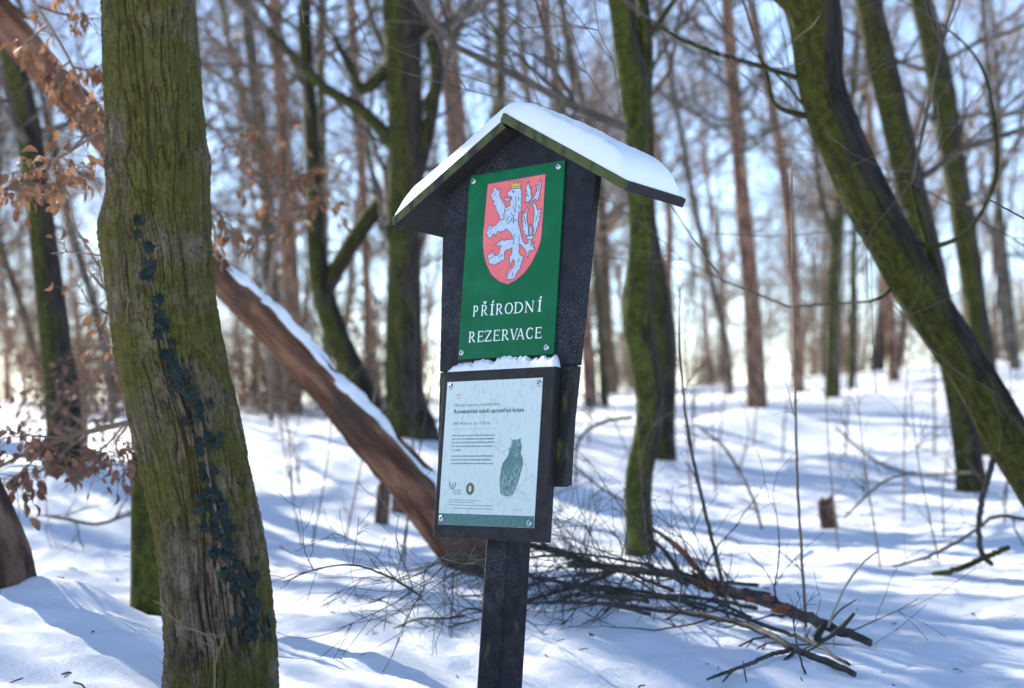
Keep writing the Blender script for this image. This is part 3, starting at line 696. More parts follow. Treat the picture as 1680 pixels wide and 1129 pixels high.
def gap_name(px):
    if px < -20 or px > 1700: return 'beyond the left edge of the picture'
    c = max(n for n in range(len(MARKS)) if MARKS[n][0] <= px)
    return 'seen between ' + MARKS[c][1] + ' and ' + MARKS[c + 1][1]
def place_kind(k, x, y, rz, s):
    t = empty(KN[k], (x, y, g1(x, y)), rz); t.scale = (s, s, s)
    t.rotation_euler = (RNG.normal(0, .05), RNG.normal(0, .05), rz)
    where = gap_name(840 + x / y * FPX)
    tag(t, KL[k] + ' ' + where, 'tree', KL[k] + ' ' + where)
    link('trunk', KINDS[k][0], t); tag(link('crown', KINDS[k][1], t), kind='stuff')
rg = np.random.default_rng(77)
N_FILL = 34
for q in range(N_FILL):
    d = 24 + 50 * (q / N_FILL) ** 1.15
    px = ((q * 0.61803 + rg.normal(0, .02)) % 1.0) * 1900 - 110
    if px > 900 and d < 30: d += 10
    p = at(px, 600, d)
    k = [0, 4, 2, 3, 1, 5, 3, 4, 0, 5][q % 10]
    place_kind(k, p[0], p[1], rg.uniform(0, 6.28), rg.uniform(.8, 1.2))
for q in range(16):
    px = ((q * 0.7548) % 1.0) * 1800 - 60; d = rg.uniform(19, 40) + (14 if px > 880 else 0)
    p = at(px, 600, d); place_kind((6, 3, 6, 5)[q % 4], p[0], p[1], rg.uniform(0, 6.28), rg.uniform(.8, 1.25))
for q in range(34):
    px = ((q * 0.5698 + .13) % 1.0) * 1740 - 30; d = rg.uniform(26, 52) + (10 if px > 880 else 0)
    p = at(px, 600, d); place_kind((7, 8)[q % 2], p[0], p[1], rg.uniform(0, 6.28), rg.uniform(.8, 1.25))
for q in range(30):
    px = ((q * 0.6823 + .31) % 1.0) * 1740 - 30; d = rg.uniform(44, 72)
    p = at(px, 600, d); place_kind((5, 3, 6)[q % 3], p[0], p[1], rg.uniform(0, 6.28), rg.uniform(.8, 1.3))
# unseen trees added beyond the left edge, set sunward to shade the foreground
q = 0
while q < 12:
    x0 = rg.uniform(-3.5, 5); y0 = rg.uniform(4.5, 13); t_ = rg.uniform(9, 36)
    if q < 6: x0 = rg.uniform(-2.6, -.3); y0 = rg.uniform(4.6, 8.5); t_ = rg.uniform(8, 26)
    x = x0 + t_ * math.sin(SUN_AZ); y = y0 + t_ * math.cos(SUN_AZ)
    if x / y > -.345: continue
    place_kind([0, 4, 2, 4, 0, 3][q % 6], x, y, rg.uniform(0, 6.28), rg.uniform(.95, 1.3)); q += 1

# ------------------------------------------------------------------ fallen log and stumps
LOG = [(-170, -175, 60), (40, 70, 63), (165, 208, 60), (345, 437, 57), (450, 543, 58), (560, 665, 66), (640, 755, 76), (715, 842, 82), (772, 912, 84), (815, 960, 70)]
LP = np.array([[*at(q[0], q[1], 8.6), q[2] * .90 / 2 / FPX * 8.6] for q in LOG])[::-1]
lb = LP[1, :3].copy()
LS = spline(LP, 240)
log = tag(empty('fallen_log', lb), 'broken reddish brown log leaning diagonally across the left half, snow along its top', 'log')
def log_fun(a, L, rr):
    u = a / (2 * math.pi); k = np.clip(np.minimum(u, 1 - u) * 16, 0, 1)
    return rr * (.20 * k * fbm(u * 30, L * 3.0, 41, 4) + .10 * k * np.clip(noise2(u * 16, L * 5, 47), 0, 1) + .10 * noise2(np.cos(a) * 1.2, L * 2 + np.sin(a), 43) + .05 * k * noise2(u * 50, L * 7, 44))
mb = MB(); mb.tube(LS[:, :3] - lb, LS[:, 3], 56, True, log_fun); mb.build('trunk', MT['wood'], log)
mb = MB(); rg = np.random.default_rng(9)
for q in range(46):
    k = int(rg.integers(30, 230)); a = rg.uniform(0, 6.28)
    dv = unit(rg.normal(0, 1, 3)); p = LS[k, :3] - lb + dv * LS[k, 3] * .8
    tgl = unit(LS[k + 1, :3] - LS[k - 1, :3]) * rg.choice((-1, 1)); mb.tube([p, p + dv * .018 + tgl * .03, p + dv * .035 + tgl * .08 + rg.normal(0, .008, 3)], [.010, .007, .002], 5)
tag(mb.build('splinters', MT['wood'], log), kind='stuff')

def snow_strip(name, S, base, i0, i1, th, half, label, seed, cat='snow'):
    """a ridge of snow along the top of a stem"""
    Q = S[i0:i1]; n = len(Q); t = np.gradient(Q[:, :3], axis=0); t /= np.linalg.norm(t, axis=1)[:, None]
    up = np.array([0, 0, 1.0]) - t * t[:, 2:3]; up /= np.linalg.norm(up, axis=1)[:, None]
    sd_ = np.cross(t, up); ks = 13; L = np.arange(n) * np.linalg.norm(np.diff(Q[:, :3], axis=0), axis=1).mean()
    ang = np.linspace(-half, half, ks)
    A_ = np.repeat(ang[None], n, 0)
    wv = 1 + .35 * noise2(L * 9, L * 0 + seed, seed)[:, None]
    endf = np.clip(np.minimum(np.arange(n), n - 1 - np.arange(n)) / 6.0, 0, 1)[:, None] ** .5
    prof = np.cos(A_ / half * math.pi / 2) ** .5
    gap = np.clip((noise2(L * 3.1, L * 0 + 2.5, seed + 9) + .62) / .25, 0, 1)[:, None]
    endf = endf * gap
    tk = th * prof * wv * endf + .02 * prof * fbm(A_ * 3 + L[:, None] * 0, L[:, None] * 14 + A_ * 0, seed + 2, 2) * endf - .006
    A2 = A_ * (.85 + .3 * noise2(L * 12, L * 0 + 5, seed + 4))[:, None]
    R_ = Q[:, 3:4] * 1.04 + tk
    V = Q[:, None, :3] + R_[:, :, None] * (np.cos(A2)[:, :, None] * up[:, None] + np.sin(A2)[:, :, None] * sd_[:, None])
    inner = Q[:, None, :3] + (Q[:, 3:4] * .9)[:, :, None] * (np.cos(A2)[:, :, None] * up[:, None] + np.sin(A2)[:, :, None] * sd_[:, None])
    m = MB(); ii = np.arange(n - 1)[:, None]; jj = np.arange(ks - 1)[None]
    f = np.stack([ii * ks + jj, ii * ks + jj + 1, (ii + 1) * ks + jj + 1, (ii + 1) * ks + jj], -1).reshape(-1, 4)
    b0 = Q[n // 2, :3]
    m.add(V.reshape(-1, 3) - b0, f)
    o = m.build(name, MT['snow'])
    o.location = b0
    tag(o, label, cat)
    return o
def li(px):      # index on the log nearest to picture column px
    xs = 840 + FPX * LS[:, 0] / LS[:, 1]
    return int(np.argmin(np.abs(xs - px)))
a_, b_ = sorted((li(722), li(352)))
snow_strip('snow_ridge', LS, lb, a_, b_, .027, .85, 'long ridge of snow on the lower length of the leaning log', 51)
a_, b_ = sorted((li(160), li(15)))
snow_strip('snow_ridge', LS, lb, a_, b_, .024, .7, 'strip of snow on the log at the upper left corner', 52)

def stump(name, label, corners, d, mat, hole=False, seed=1):
    """short broken stem: pts bottom to top as (px,py,w)"""
    P = np.array([[*at(q[0], q[1], d), q[2] / 2 / FPX * d] for q in corners])
    b = np.array([P[0, 0], P[0, 1], g1(P[0, 0], P[0, 1])])
    P[0, 2] = min(P[0, 2], b[2] - .05)
    S = spline(P, 16)
    t = tag(empty(name, b), label, 'stump')
    def f(a, L, rr):
        o = rr * .12 * noise2(np.cos(a) * 2 + seed, np.sin(a) * 2 + L * 4, seed)
        return o
    m = MB(); V, rr = m.tube(S[:, :3] - b, S[:, 3], 22, False, f)
    m.build('trunk', mat, t)
    m = MB(); k = 22; ring = V[-k:]; rg2 = np.random.default_rng(seed)
    c = ring.mean(0)
    top = np.concatenate([ring, c + (ring - c) * .55 + np.array([0, 0, 1.0]) * rg2.uniform(-.01, .05, (k, 1)), [c + np.array([0, 0, -.01])]])
    m.add(top, [(q, (q + 1) % k, k + (q + 1) % k, k + q) for q in range(k)], [(k + q, k + (q + 1) % k, 2 * k) for q in range(k)])
    m.build('broken_top', MT['wood'], t)
    return t
stump('broken_stump', 'small dark broken stump standing alone in the snow at right', [(1364, 880, 30), (1362, 866, 29), (1357, 840, 29), (1355, 822, 27)], 11.2, MT['root'], seed=3)
stump('cut_stump', 'narrow brown stump just below the leaning log', [(624, 880, 25), (625, 862, 24), (628, 835, 22), (630, 800, 21)], 11.2, MT['brown'], seed=4)
stump('cut_stump', 'wider dark stump below the leaning log, right of the narrow one', [(660, 880, 44), (660, 860, 42), (662, 835, 38), (664, 806, 36)], 11.6, MT['root'], seed=5)

# ------------------------------------------------------------------ the brushwood pile and loose sticks
def bough(name, label, pts, mats, w2m=None, ntw=0, tl=(.2, .6), seed=1, cat='branch', group=None, forks=(), extra=None, twm='stick', sink=True, tw_up=.0, maxlev=1, nch=(4, 3)):
    """pts: (px,py,d,width px).  parts: stem, fork, twigs"""
    rng = np.random.default_rng(seed)
    P = np.array([[*at(q[0], q[1], q[2]), q[3] * .86 / 2 / FPX * q[2]] for q in pts])
    for q in P:                                  # nothing sinks more than a little into the snow
        gz = g1(q[0], q[1])
        if q[2] < gz + .3 * q[3]: q[2] = gz + .3 * q[3]
    b = P[0, :3].copy()
    S = spline(P, max(14, 7 * len(P)))
    S[:, :3] += rng.normal(0, 1, (len(S), 3)) * S[:, 3:4] * .16
    t = tag(empty(name, b), label, cat, group)
    m = MB(); m.tube(S[:, :3] - b, np.maximum(S[:, 3], .0016), 9 if S[:, 3].max() > .008 else 5, True, bark_disp(.14, .6, seed) if S[:, 3].max() > .008 else None)
    m.build('stem', mats, t)
    for fk in forks:
        FP = np.array([[*at(q[0], q[1], q[2]), q[3] / 2 / FPX * q[2]] for q in fk]); FS = spline(FP, 16)
        m = MB(); m.tube(FS[:, :3] - b, np.maximum(FS[:, 3], .0016), 8, True, bark_disp(.14, .6, seed + 2)); m.build('fork', mats, t)
    if ntw:
        m = MB()
        for q in range(ntw):
            k = int(rng.integers(2, len(S))); tg = unit(S[min(k + 1, len(S) - 1), :3] - S[max(k - 1, 0), :3])
            pr = rng.normal(0, 1, 3); pr -= pr @ tg * tg
            grow(m, rng, S[k, :3] - b, unit(tg * rng.uniform(.2, 1.0) + unit(pr) * .8 + np.array([0, 0, tw_up])), rng.uniform(*tl), max(.0022, min(.005, S[k, 3] * .5)), 0, maxlev, nch, -.02, .16, .0012)
        tag(m.build('twigs', MT[twm], t), kind='stuff')
    return t, S, b

poleA, SA, bA = bough('fallen_pole', 'fallen pole with peeling red bark, its forked butt end pointing right', [(1426, 1053, 6.35, 16), (1358, 1028, 6.5, 21), (1297, 1002, 6.7, 22), (1233, 981, 6.9, 22), (1179, 966, 7.1, 20), (1126, 947, 7.3, 18), (1070, 938, 7.5, 15), (1000, 930, 7.7, 12), (930, 925, 7.9, 8)],
    MT['stick'], ntw=12, tl=(.25, .7), seed=201, forks=[[(1352, 1026, 6.5, 14), (1338, 1046, 6.42, 12), (1352, 1050, 6.4, 9), (1380, 1030, 6.35, 10), (1401, 1007, 6.3, 6)],
    [(1161, 953, 7.15, 11), (1143, 931, 7.2, 10), (1122, 908, 7.25, 12), (1100, 888, 7.3, 9), (1068, 866, 7.4, 5)], [(1115, 940, 7.3, 10), (1097, 913, 7.35, 9), (1083, 897, 7.4, 7), (1054, 873, 7.5, 4)]])
mb = MB(); rg = np.random.default_rng(3)          # loose plates of red bark round the pole
for q in range(34):
    k = int(rg.integers(14, 38)); c = SA[k, :3]; r = SA[k, 3]; tg = unit(SA[k + 1, :3] - SA[k - 1, :3])
    a0 = rg.uniform(0, 6.28); b1_ = unit(np.cross(tg, [0, 0, 1.0])); b2_ = np.cross(b1_, tg); V = []
    ln = rg.uniform(.03, .08); wd = rg.uniform(.5, 1.1); lift = rg.uniform(.001, .012)
    for s_ in (-.5, 0, .5):
        for a in (-.5, 0, .5):
            aa = a0 + a * wd
            V.append(c - bA + tg * s_ * ln + (r * 1.06 + lift * (abs(a) * 2) ** 2 + rg.uniform(0, .002)) * (math.cos(aa) * b1_ + math.sin(aa) * b2_))
    mb.add(V, [(0, 1, 4, 3), (1, 2, 5, 4), (3, 4, 7, 6), (4, 5, 8, 7)])
tag(mb.build('bark_flakes', MT['redbark'], poleA), kind='stuff')
FS = spline(np.array([at(*q) for q in ((1142, 930, 7.18), (1122, 908, 7.23), (1102, 889, 7.28))]), 8)
m = MB(); m.tube(FS - bA, np.linspace(.017, .012, 8), 7, True, bark_disp(.3, .5, 6)); m.build('bark_sleeve', MT['redbark'], poleA)

bough('fallen_pole', 'long dark pole lowest in the brushwood, butt end nearest the bottom right', [(1401, 1106, 5.75, 10.8), (1354, 1085, 5.9, 13.0), (1304, 1066, 6.05, 13.0), (1261, 1041, 6.25, 12.2), (1215, 1023, 6.4, 11.5), (1136, 1007, 6.6, 10.1), (1072, 1000, 6.75, 8.6), (1000, 991, 6.9, 7.2), (911, 988, 7.05, 5.8), (830, 1000, 7.2, 3.6)],
      MT['stick'], ntw=18, tl=(.25, .75), seed=202)
bough('fallen_pole', 'straight grey green pole between the red barked one and the lowest one', [(1394, 1091, 5.95, 6.5), (1333, 1056, 6.2, 8.6), (1268, 1031, 6.45, 8.6), (1218, 1013, 6.6, 7.9), (1161, 995, 6.8, 7.2), (1080, 975, 7.0, 5.8), (980, 960, 7.2, 4.3)],
      MT['stick'], ntw=12, tl=(.25, .7), seed=203, twm='twig_green')
bough('fallen_branch', 'bare curved branch with a forked tip reaching toward the bottom edge', [(1296, 1066, 6.05, 11), (1260, 1076, 5.95, 9), (1226, 1091, 5.8, 8), (1190, 1104, 5.68, 7), (1160, 1115, 5.6, 5)], MT['stick'], seed=204, forks=[[(1205, 1098, 5.73, 5), (1195, 1108, 5.68, 4), (1186, 1119, 5.6, 3)], [(1303, 1070, 6.0, 8), (1290, 1081, 5.95, 7), (1280, 1091, 5.9, 5)]])
bough('fallen_branch', 'moss covered branch on top of the brushwood right of the post', [(1056, 939, 7.9, 11), (1011, 934, 7.9, 12), (972, 925, 7.85, 14), (929, 909, 7.8, 15), (880, 897, 7.8, 12), (830, 893, 7.8, 9)], MT['moss'], ntw=9, tl=(.25, .6), seed=205, twm='twig_green')
bough('fallen_branch', 'dark branch rising to the right behind the post in the brushwood', [(1010, 938, 7.4, 8), (965, 955, 7.3, 8), (929, 966, 7.25, 8), (868, 985, 7.1, 7), (800, 1010, 6.9, 5)], MT['stick'], ntw=10, tl=(.2, .6), seed=206)
rg = np.random.default_rng(31)
for q in range(12):
    x0 = rg.uniform(1000, 1270); y0 = rg.uniform(955, 1040); d0 = rg.uniform(6.4, 7.9)
    ln = rg.uniform(200, 420); dy = rg.uniform(-60, 20)
    pts = [(x0 - ln * s, y0 + dy * s - 26 * math.sin(s * 3.1) * rg.uniform(.3, 1.2), d0 + .5 * s, 7 * (1 - .7 * s) + 1) for s in (0, .25, .5, .75, 1)]
    bough('brushwood_branch', 'thin twiggy dark branch tangled in the brushwood right of the post', pts, MT['stick'], ntw=12, tl=(.2, .55), seed=210 + q, group='tangled brushwood right of the post')
for q in range(7):
    x0 = rg.uniform(690, 880); y0 = rg.uniform(955, 1060); d0 = rg.uniform(6.0, 7.6)
    ln = rg.uniform(60, 230); dy = rg.uniform(-75, 40)
    pts = [(x0 - ln * s, y0 + dy * s - 40 * math.sin(s * 3.1), d0 - .3 * s, 4.5 * (1 - .7 * s) + .8) for s in (0, .25, .5, .75, 1)]
    bough('brushwood_branch', 'fine dark twig arching over the snow left of the post', pts, MT['stick'], ntw=9, tl=(.2, .5), seed=240 + q, group='fine twigs left of the post', twm='stick')

bough('stick', 'pale peeled twig standing up from the butt of the red barked pole', [(1358, 1030, 6.4, 5), (1372, 995, 6.4, 5), (1392, 955, 6.4, 5), (1415, 925, 6.4, 4.5), (1442, 903, 6.4, 3)], MT['stick_pale'], seed=260)
bough('stick', 'short dark twig beside the pale peeled one', [(1360, 1022, 6.45, 4), (1380, 1000, 6.45, 4), (1405, 984, 6.45, 2.5)], MT['stick'], seed=261)
bough('stick', 'greenish cut stick lying on the snow at the right edge', [(1530, 946, 8.3, 11), (1570, 934, 8.2, 12), (1615, 915, 8.1, 12), (1655, 898, 8.0, 11)], MT['moss_some'], seed=262)
bough('fallen_branch', 'thin branch with a kink running to the right edge above the greenish stick', [(1465, 936, 8.9, 4), (1530, 910, 8.8, 6), (1598, 872, 8.7, 7), (1632, 848, 8.6, 8), (1680, 851, 8.5, 8), (1740, 860, 8.4, 8)], MT['stick'], ntw=6, tl=(.2, .5), seed=263)
bough('fallen_branch', 'black hooked branch hanging below the bent mossy trunk', [(1632, 740, 8.2, 12), (1622, 780, 8.2, 12), (1609, 830, 8.2, 12), (1606, 880, 8.2, 11), (1612, 908, 8.2, 11), (1626, 926, 8.2, 10)], MT['stick'], seed=264)
bough('fallen_branch', 'thin branch arching from left of the crooked mossy tree', [(1036, 685, 11.5, 7), (1000, 690, 11.3, 7), (965, 705, 11.2, 6), (946, 735, 11.1, 6), (945, 790, 11, 4)], MT['stick'], ntw=8, tl=(.3, .7), seed=265)
bough('fallen_branch', 'thin forked branch slanting to the foot of the crooked mossy tree', [(1022, 822, 9.8, 5), (985, 800, 9.8, 5), (955, 775, 9.9, 4), (930, 755, 10, 3)], MT['stick'], ntw=8, tl=(.3, .7), seed=266)
bough('fallen_branch', 'bare branch lying near the small broken stump', [(1250, 868, 10.4, 5), (1236, 820, 10.6, 6), (1205, 760, 11, 6), (1180, 725, 11.3, 5), (1150, 705, 11.6, 3)], MT['stick'], ntw=6, tl=(.2, .5), seed=267)
bough('fallen_branch', 'long thin branch lying across the snow right of the small stump', [(1370, 700, 15, 5), (1420, 745, 14, 6), (1480, 775, 13, 6), (1540, 778, 12.5, 6), (1600, 775, 12, 5)], MT['stick'], ntw=8, tl=(.3, .7), seed=268)
bough('fallen_branch', 'curved thin branch rising left of the stump and bending right', [(1385, 850, 9.6, 4), (1420, 815, 9.7, 5), (1455, 788, 9.8, 5), (1500, 775, 10, 4)], MT['stick'], ntw=4, tl=(.2, .4), seed=269)
bough('fallen_branch', 'twig lying on the shaded snow behind the oak at left', [(60, 845, 9.4, 4), (110, 852, 9.3, 6), (160, 860, 9.2, 7), (215, 842, 9.2, 6)], MT['stick'], ntw=10, tl=(.2, .6), seed=270)

# --- crumbs of bark, broken twig ends and leaf scraps on the snow
mb = MB(); rg = np.random.default_rng(66)
n = 300; lx = rg.uniform(-1, 1, n); ly = 4.6 + 13 * rg.uniform(0, 1, n) ** 1.3; lx = lx * ly * .36 + .3; lz = G(lx, ly)
for q in range(n):
    c = np.array([lx[q], ly[q], lz[q] + .003]); a = rg.uniform(0, 6.28); u = np.array([math.cos(a), math.sin(a), rg.normal(0, .25)])
    if q % 3: mb.tube([c - u * rg.uniform(.005, .03), c + rg.normal(0, .004, 3), c + u * rg.uniform(.005, .03)], rg.uniform(.0012, .003), 4, True)
    else:
        v = np.cross(u, [0, 0, 1.0]); s_ = rg.uniform(.006, .020); h = np.array([0, 0, .006])
        mb.add([c - u * s_, c + v * s_ * .6 + h * rg.uniform(0, 1), c + u * s_ + h, c - v * s_ * .5], [(0, 1, 2, 3)])
tag(mb.build('forest_litter', MT['twig'], None, False), 'dark crumbs of bark and twig scattered on the snow', 'litter', kind='stuff')

# --- standing shoots
def shoot(label, pts, mat='stick', seed=1, ntw=5, tl=(.1, .4), group=None, name='sapling'):
    return bough(name, label, pts[::-1], MT[mat], ntw=ntw, tl=tl, seed=seed, cat='sapling', group=group, twm='stick' if mat != 'twig_warm' else 'twig_warm', tw_up=.5)
shoot('tall straight leafless shoot rising from the red barked pole', [(1299, 240, 6.9, 2), (1300, 400, 6.9, 5), (1303, 560, 6.9, 5), (1308, 780, 6.9, 5.5), (1316, 920, 6.9, 6), (1322, 1045, 6.75, 7)], seed=281, ntw=3, mat='twig_warm')
shoot('slender knotted shoot leaning left behind the brushwood', [(1116, 470, 7.6, 2), (1115, 570, 7.6, 4), (1126, 690, 7.6, 6), (1150, 810, 7.6, 7), (1172, 900, 7.6, 8), (1187, 965, 7.5, 8)], seed=282, ntw=4, tl=(.1, .25))
shoot('short dry stem standing in the snow at the bottom edge', [(1219, 1085, 5.6, 2), (1222, 1105, 5.6, 3), (1225, 1140, 5.6, 3)], seed=283, ntw=0)
shoot('dry seed stalk beside the curved forked branch', [(1300, 1010, 5.75, 2), (1306, 1050, 5.75, 3), (1316, 1090, 5.72, 4), (1322, 1122, 5.7, 5)], seed=284, ntw=3, tl=(.04, .12))
shoot('pale thin stem in front of the furrowed oak', [(290, 1028, 4.35, 2), (320, 1034, 4.35, 2), (345, 1050, 4.35, 2.5), (352, 1090, 4.35, 3), (352, 1150, 4.35, 3.5)], mat='twig_warm', seed=285, ntw=3, tl=(.05, .1))
shoot('short twig sticking out of the burl of the oak', [(85, 416, 4.75, 1.5), (110, 414, 4.73, 2), (140, 416, 4.71, 3), (166, 420, 4.7, 4)], mat='twig_warm', seed=286, ntw=2, tl=(.02, .06), name='twig')
shoot('thin dark twig reaching in from the right edge', [(1619, 325, 5.6, 3), (1650, 342, 5.6, 3.5), (1690, 364, 5.6, 4), (1760, 400, 5.6, 5)], seed=287, ntw=1, tl=(.03, .06), name='twig')
rg = np.random.default_rng(44)
for q in range(34):
    right = q % 3 != 0
    d = rg.uniform(8.5, 19)
    px = rg.uniform(940, 1660) if right else rg.uniform(440, 720)
    p = at(px, 700, d); gz = g1(p[0], p[1])
    py = 564.5 - ((gz - CAM_H) * cP - p[1] * sP) / d * FPX
    h = rg.uniform(.5, 1.5) / d * FPX; ln = rg.normal(0, .12)
    shoot('thin bare shoot in the snow ' + gap_name(px), [(px + ln * h, py - h, d, 1.2), (px + ln * h * .6 + rg.normal(0, 5), py - h * .55, d, 2.4), (px, py + 12, d, 4)], seed=300 + q, ntw=5, tl=(.12, .4), group='shoots ' + gap_name(px), mat='stick' if q % 2 else 'twig_warm')

# ------------------------------------------------------------------ young beeches that kept their dry leaves
def leaf_mesh(name, s, mat, curl):
    m = MB(); v = []
    prof = [(0, .0), (.18, .3), (.42, .42), (.7, .3), (1, 0)]
    for t, w in prof:
        z = curl * math.sin(t * 2.6) * s * .3
        v += [(-w * s * .62, t * s, z + abs(w) * s * .28), (0, t * s, z), (w * s * .62, t * s, z + abs(w) * s * .28)]
    f = []
    for q in range(len(prof) - 1):
        a = q * 3; f += [(a, a + 1, a + 4, a + 3), (a + 1, a + 2, a + 5, a + 4)]
    m.add(v, f); return m.mesh(name, mat, True)
LEAF = {k: [leaf_mesh('beech_leaf', s, MT[k], c) for s, c in ((.042, .6), (.050, -.5), (.058, 1.0))] for k in ('beech_leaf', 'beech_dull')}
def beech(label, stem, boughs, d, n, seed, mk='beech_leaf', name='young_beech', spread=1.0, group=None):
    rng = np.random.default_rng(seed)
    P = np.array([[*at(q[0], q[1], d), q[2] / 2 / FPX * d] for q in stem]); b = P[0, :3].copy()
    gz = g1(b[0], b[1])
    if name == 'young_beech': b[2] = gz
    t = tag(empty(name, b), label, 'beech' if name == 'young_beech' else 'branch', group)
    S = spline(P, 24); m = MB(); m.tube(S[:, :3] - b, np.maximum(S[:, 3], .002), 6); m.build('stem', MT['twig_warm'], t)
    tips = []; m = MB()
    for bo in boughs:
        Q = np.array([at(q[0], q[1], d + rng.normal(0, .15)) for q in bo]); Q = spline(Q, 12)
        m.tube(Q - b, np.linspace(.006, .002, 12), 4)
        for k in range(2, 12):
            for w in range(2):
                dv = unit(rng.normal(0, 1, 3) * np.array([1, .7, .6]) + unit(Q[-1] - Q[0]) * .6 + np.array([0, 0, -.15])); L = rng.uniform(.08, .26) * spread
                E_ = Q[k] + dv * L; m.tube([Q[k] - b, Q[k] + dv * L * .5 - b + rng.normal(0, .006, 3), E_ - b], [.0022, .0016, .001], 3)
                tips += [(Q[k] + dv * L * s, dv) for s in (.45, .75, 1.0)]
    tag(m.build('twigs', MT['twig_warm'], t), kind='stuff')
    for q in range(n):
        p, dv = tips[int(rng.integers(0, len(tips)))]
        o = link('leaf', LEAF[mk][int(rng.integers(0, 3))], t)
        yv = Vector(dv * .5 + rng.normal(0, .35, 3) + np.array([0, 0, -.75])).normalized()
        zv = Vector(rng.normal(0, 1, 3)); xv = yv.cross(zv).normalized(); zv = xv.cross(yv)
        s = rng.uniform(.75, 1.25)
        o.matrix_local = Matrix.Translation(Vector(p + rng.normal(0, .012, 3) - b)) @ Matrix((xv, yv, zv)).transposed().to_4x4() @ Matrix.Scale(s, 4)
    return t
beech('drooping beech bough with dull brown leaves over the snow at lower left', [(230, 690, 12), (160, 705, 10), (90, 725, 8), (20, 755, 6), (-60, 800, 4)],
      [[(200, 700), (170, 735), (120, 770)], [(150, 708), (100, 745), (45, 790)], [(80, 728), (40, 770), (0, 800)], [(100, 720), (50, 715), (0, 720)], [(210, 696), (190, 730), (205, 770)]], 7.0, 250, 401, 'beech_dull', 'beech_bough')
beech('beech bough with orange leaves hanging before the dark leaning trunk at left edge', [(-60, 350, 8), (10, 310, 7), (60, 280, 6), (120, 245, 5), (180, 205, 4)],
      [[(60, 280), (40, 300), (18, 325)], [(40, 292), (80, 272), (100, 250)], [(120, 245), (140, 222), (165, 215)], [(100, 255), (130, 285), (165, 300)], [(10, 310), (45, 312), (75, 320)]], 6.6, 190, 402, 'beech_leaf', 'beech_bough', .62)
beech('beech spray with orange leaves crossing the top of the leaning log at upper left', [(40, -20, 6), (80, 40, 5), (115, 100, 5), (135, 150, 4), (150, 190, 3)],
      [[(80, 40), (60, 55), (45, 70)], [(115, 100), (95, 120), (100, 150)], [(120, 110), (145, 115), (168, 105)], [(135, 150), (150, 175), (165, 195)], [(60, 10), (110, 25), (150, 30)]], 6.9, 130, 403, 'beech_leaf', 'beech_bough', .55)
beech('young beech with pale orange leaves between the oak and the stout mossy trunk', [(445, 690, 10), (440, 520, 9), (452, 400, 8), (465, 300, 7), (470, 180, 4)],
      [[(462, 310), (430, 270), (385, 240)], [(465, 295), (500, 305), (545, 325)], [(466, 270), (440, 240), (420, 225)], [(460, 320), (480, 300), (505, 285)], [(458, 350), (490, 340), (520, 345)], [(456, 370), (430, 310), (405, 285)]], 9.6, 260, 404, 'beech_leaf', 'young_beech', .9)
beech('low beech bush with brown leaves at the foot of the dark leaning trunk', [(140, 745, 10), (140, 700, 9), (135, 650, 7), (130, 600, 4)],
      [[(140, 700), (100, 670), (60, 650)], [(138, 690), (170, 660), (205, 640)], [(136, 660), (110, 630), (80, 610)], [(134, 650), (160, 620), (190, 600)], [(140, 710), (180, 690), (215, 680)], [(140, 710), (90, 700), (50, 690)]], 10.5, 280, 405, 'beech_dull', 'young_beech', 1.3)
beech('thin beech twig with a few orange leaves left of the oak', [(230, 560, 5), (190, 520, 4), (170, 470, 3), (160, 420, 2)], [[(190, 520), (150, 500), (130, 470)], [(172, 475), (150, 450), (140, 430)], [(180, 500), (170, 540), (175, 560)], [(164, 440), (140, 400), (115, 360)]], 7.0, 34, 406, 'beech_leaf', 'beech_bough', .5)
beech('beech twig with dull leaves close to the right flank of the oak', [(330, 330, 5), (350, 340, 4), (375, 380, 3), (385, 420, 2)], [[(350, 340), (365, 360), (372, 395)], [(340, 335), (352, 380), (350, 420)], [(375, 380), (395, 395), (410, 400)]], 7.2, 30, 407, 'beech_leaf', 'beech_bough', .4)

# --- brown scrub along the edge of the far woods
def scrub(seed, mk):
    rng = np.random.default_rng(seed); tw = MB(); lf = MB()
    for q in range(16):
        a = rng.uniform(0, 6.28); grow(tw, rng, np.array([rng.normal(0, .25), rng.normal(0, .25), -.05]), unit(np.array([math.cos(a) * .7, math.sin(a) * .7, 1.0])), rng.uniform(.7, 1.7), .010, 0, 2, (6, 4))
    for q in range(420):
        p = rng.normal(0, 1, 3) * np.array([.55, .55, .42]) + np.array([0, 0, .7])
        if p[2] < .02: continue
        u = unit(rng.normal(0, 1, 3)); v = unit(np.cross(u, rng.normal(0, 1, 3))); s = rng.uniform(.03, .05)
        lf.add([p - u * s, p + v * s * .5, p + u * s, p - v * s * .5], [(0, 1, 2, 3)])
    return tw.mesh('twigs', MT['twig_warm']), lf.mesh('leaves', MT[mk], False)
SC = [scrub(1, 'beech_dull'), scrub(2, 'beech_leaf'), scrub(3, 'beech_dull')]
rg = np.random.default_rng(8)
for q in range(46):
    if q < 20: px, d = rg.uniform(-60, 720), rg.uniform(18, 27)
    else: px, d = rg.uniform(960, 1740), rg.uniform(34, 46)
    p = at(px, 640, d); k = q % 3
    t = empty('scrub_bush', (p[0], p[1], g1(p[0], p[1])), rg.uniform(0, 6.28)); s = rg.uniform(.6, 1.25); t.scale = (s, s, s * rg.uniform(.7, 1.1))
    lb_ = ('brown' if k != 1 else 'orange brown') + ' scrub at the wood edge ' + gap_name(px); tag(t, lb_, 'bush', lb_)
    tag(link('twigs', SC[k][0], t), kind='stuff'); tag(link('leaves', SC[k][1], t), kind='stuff')

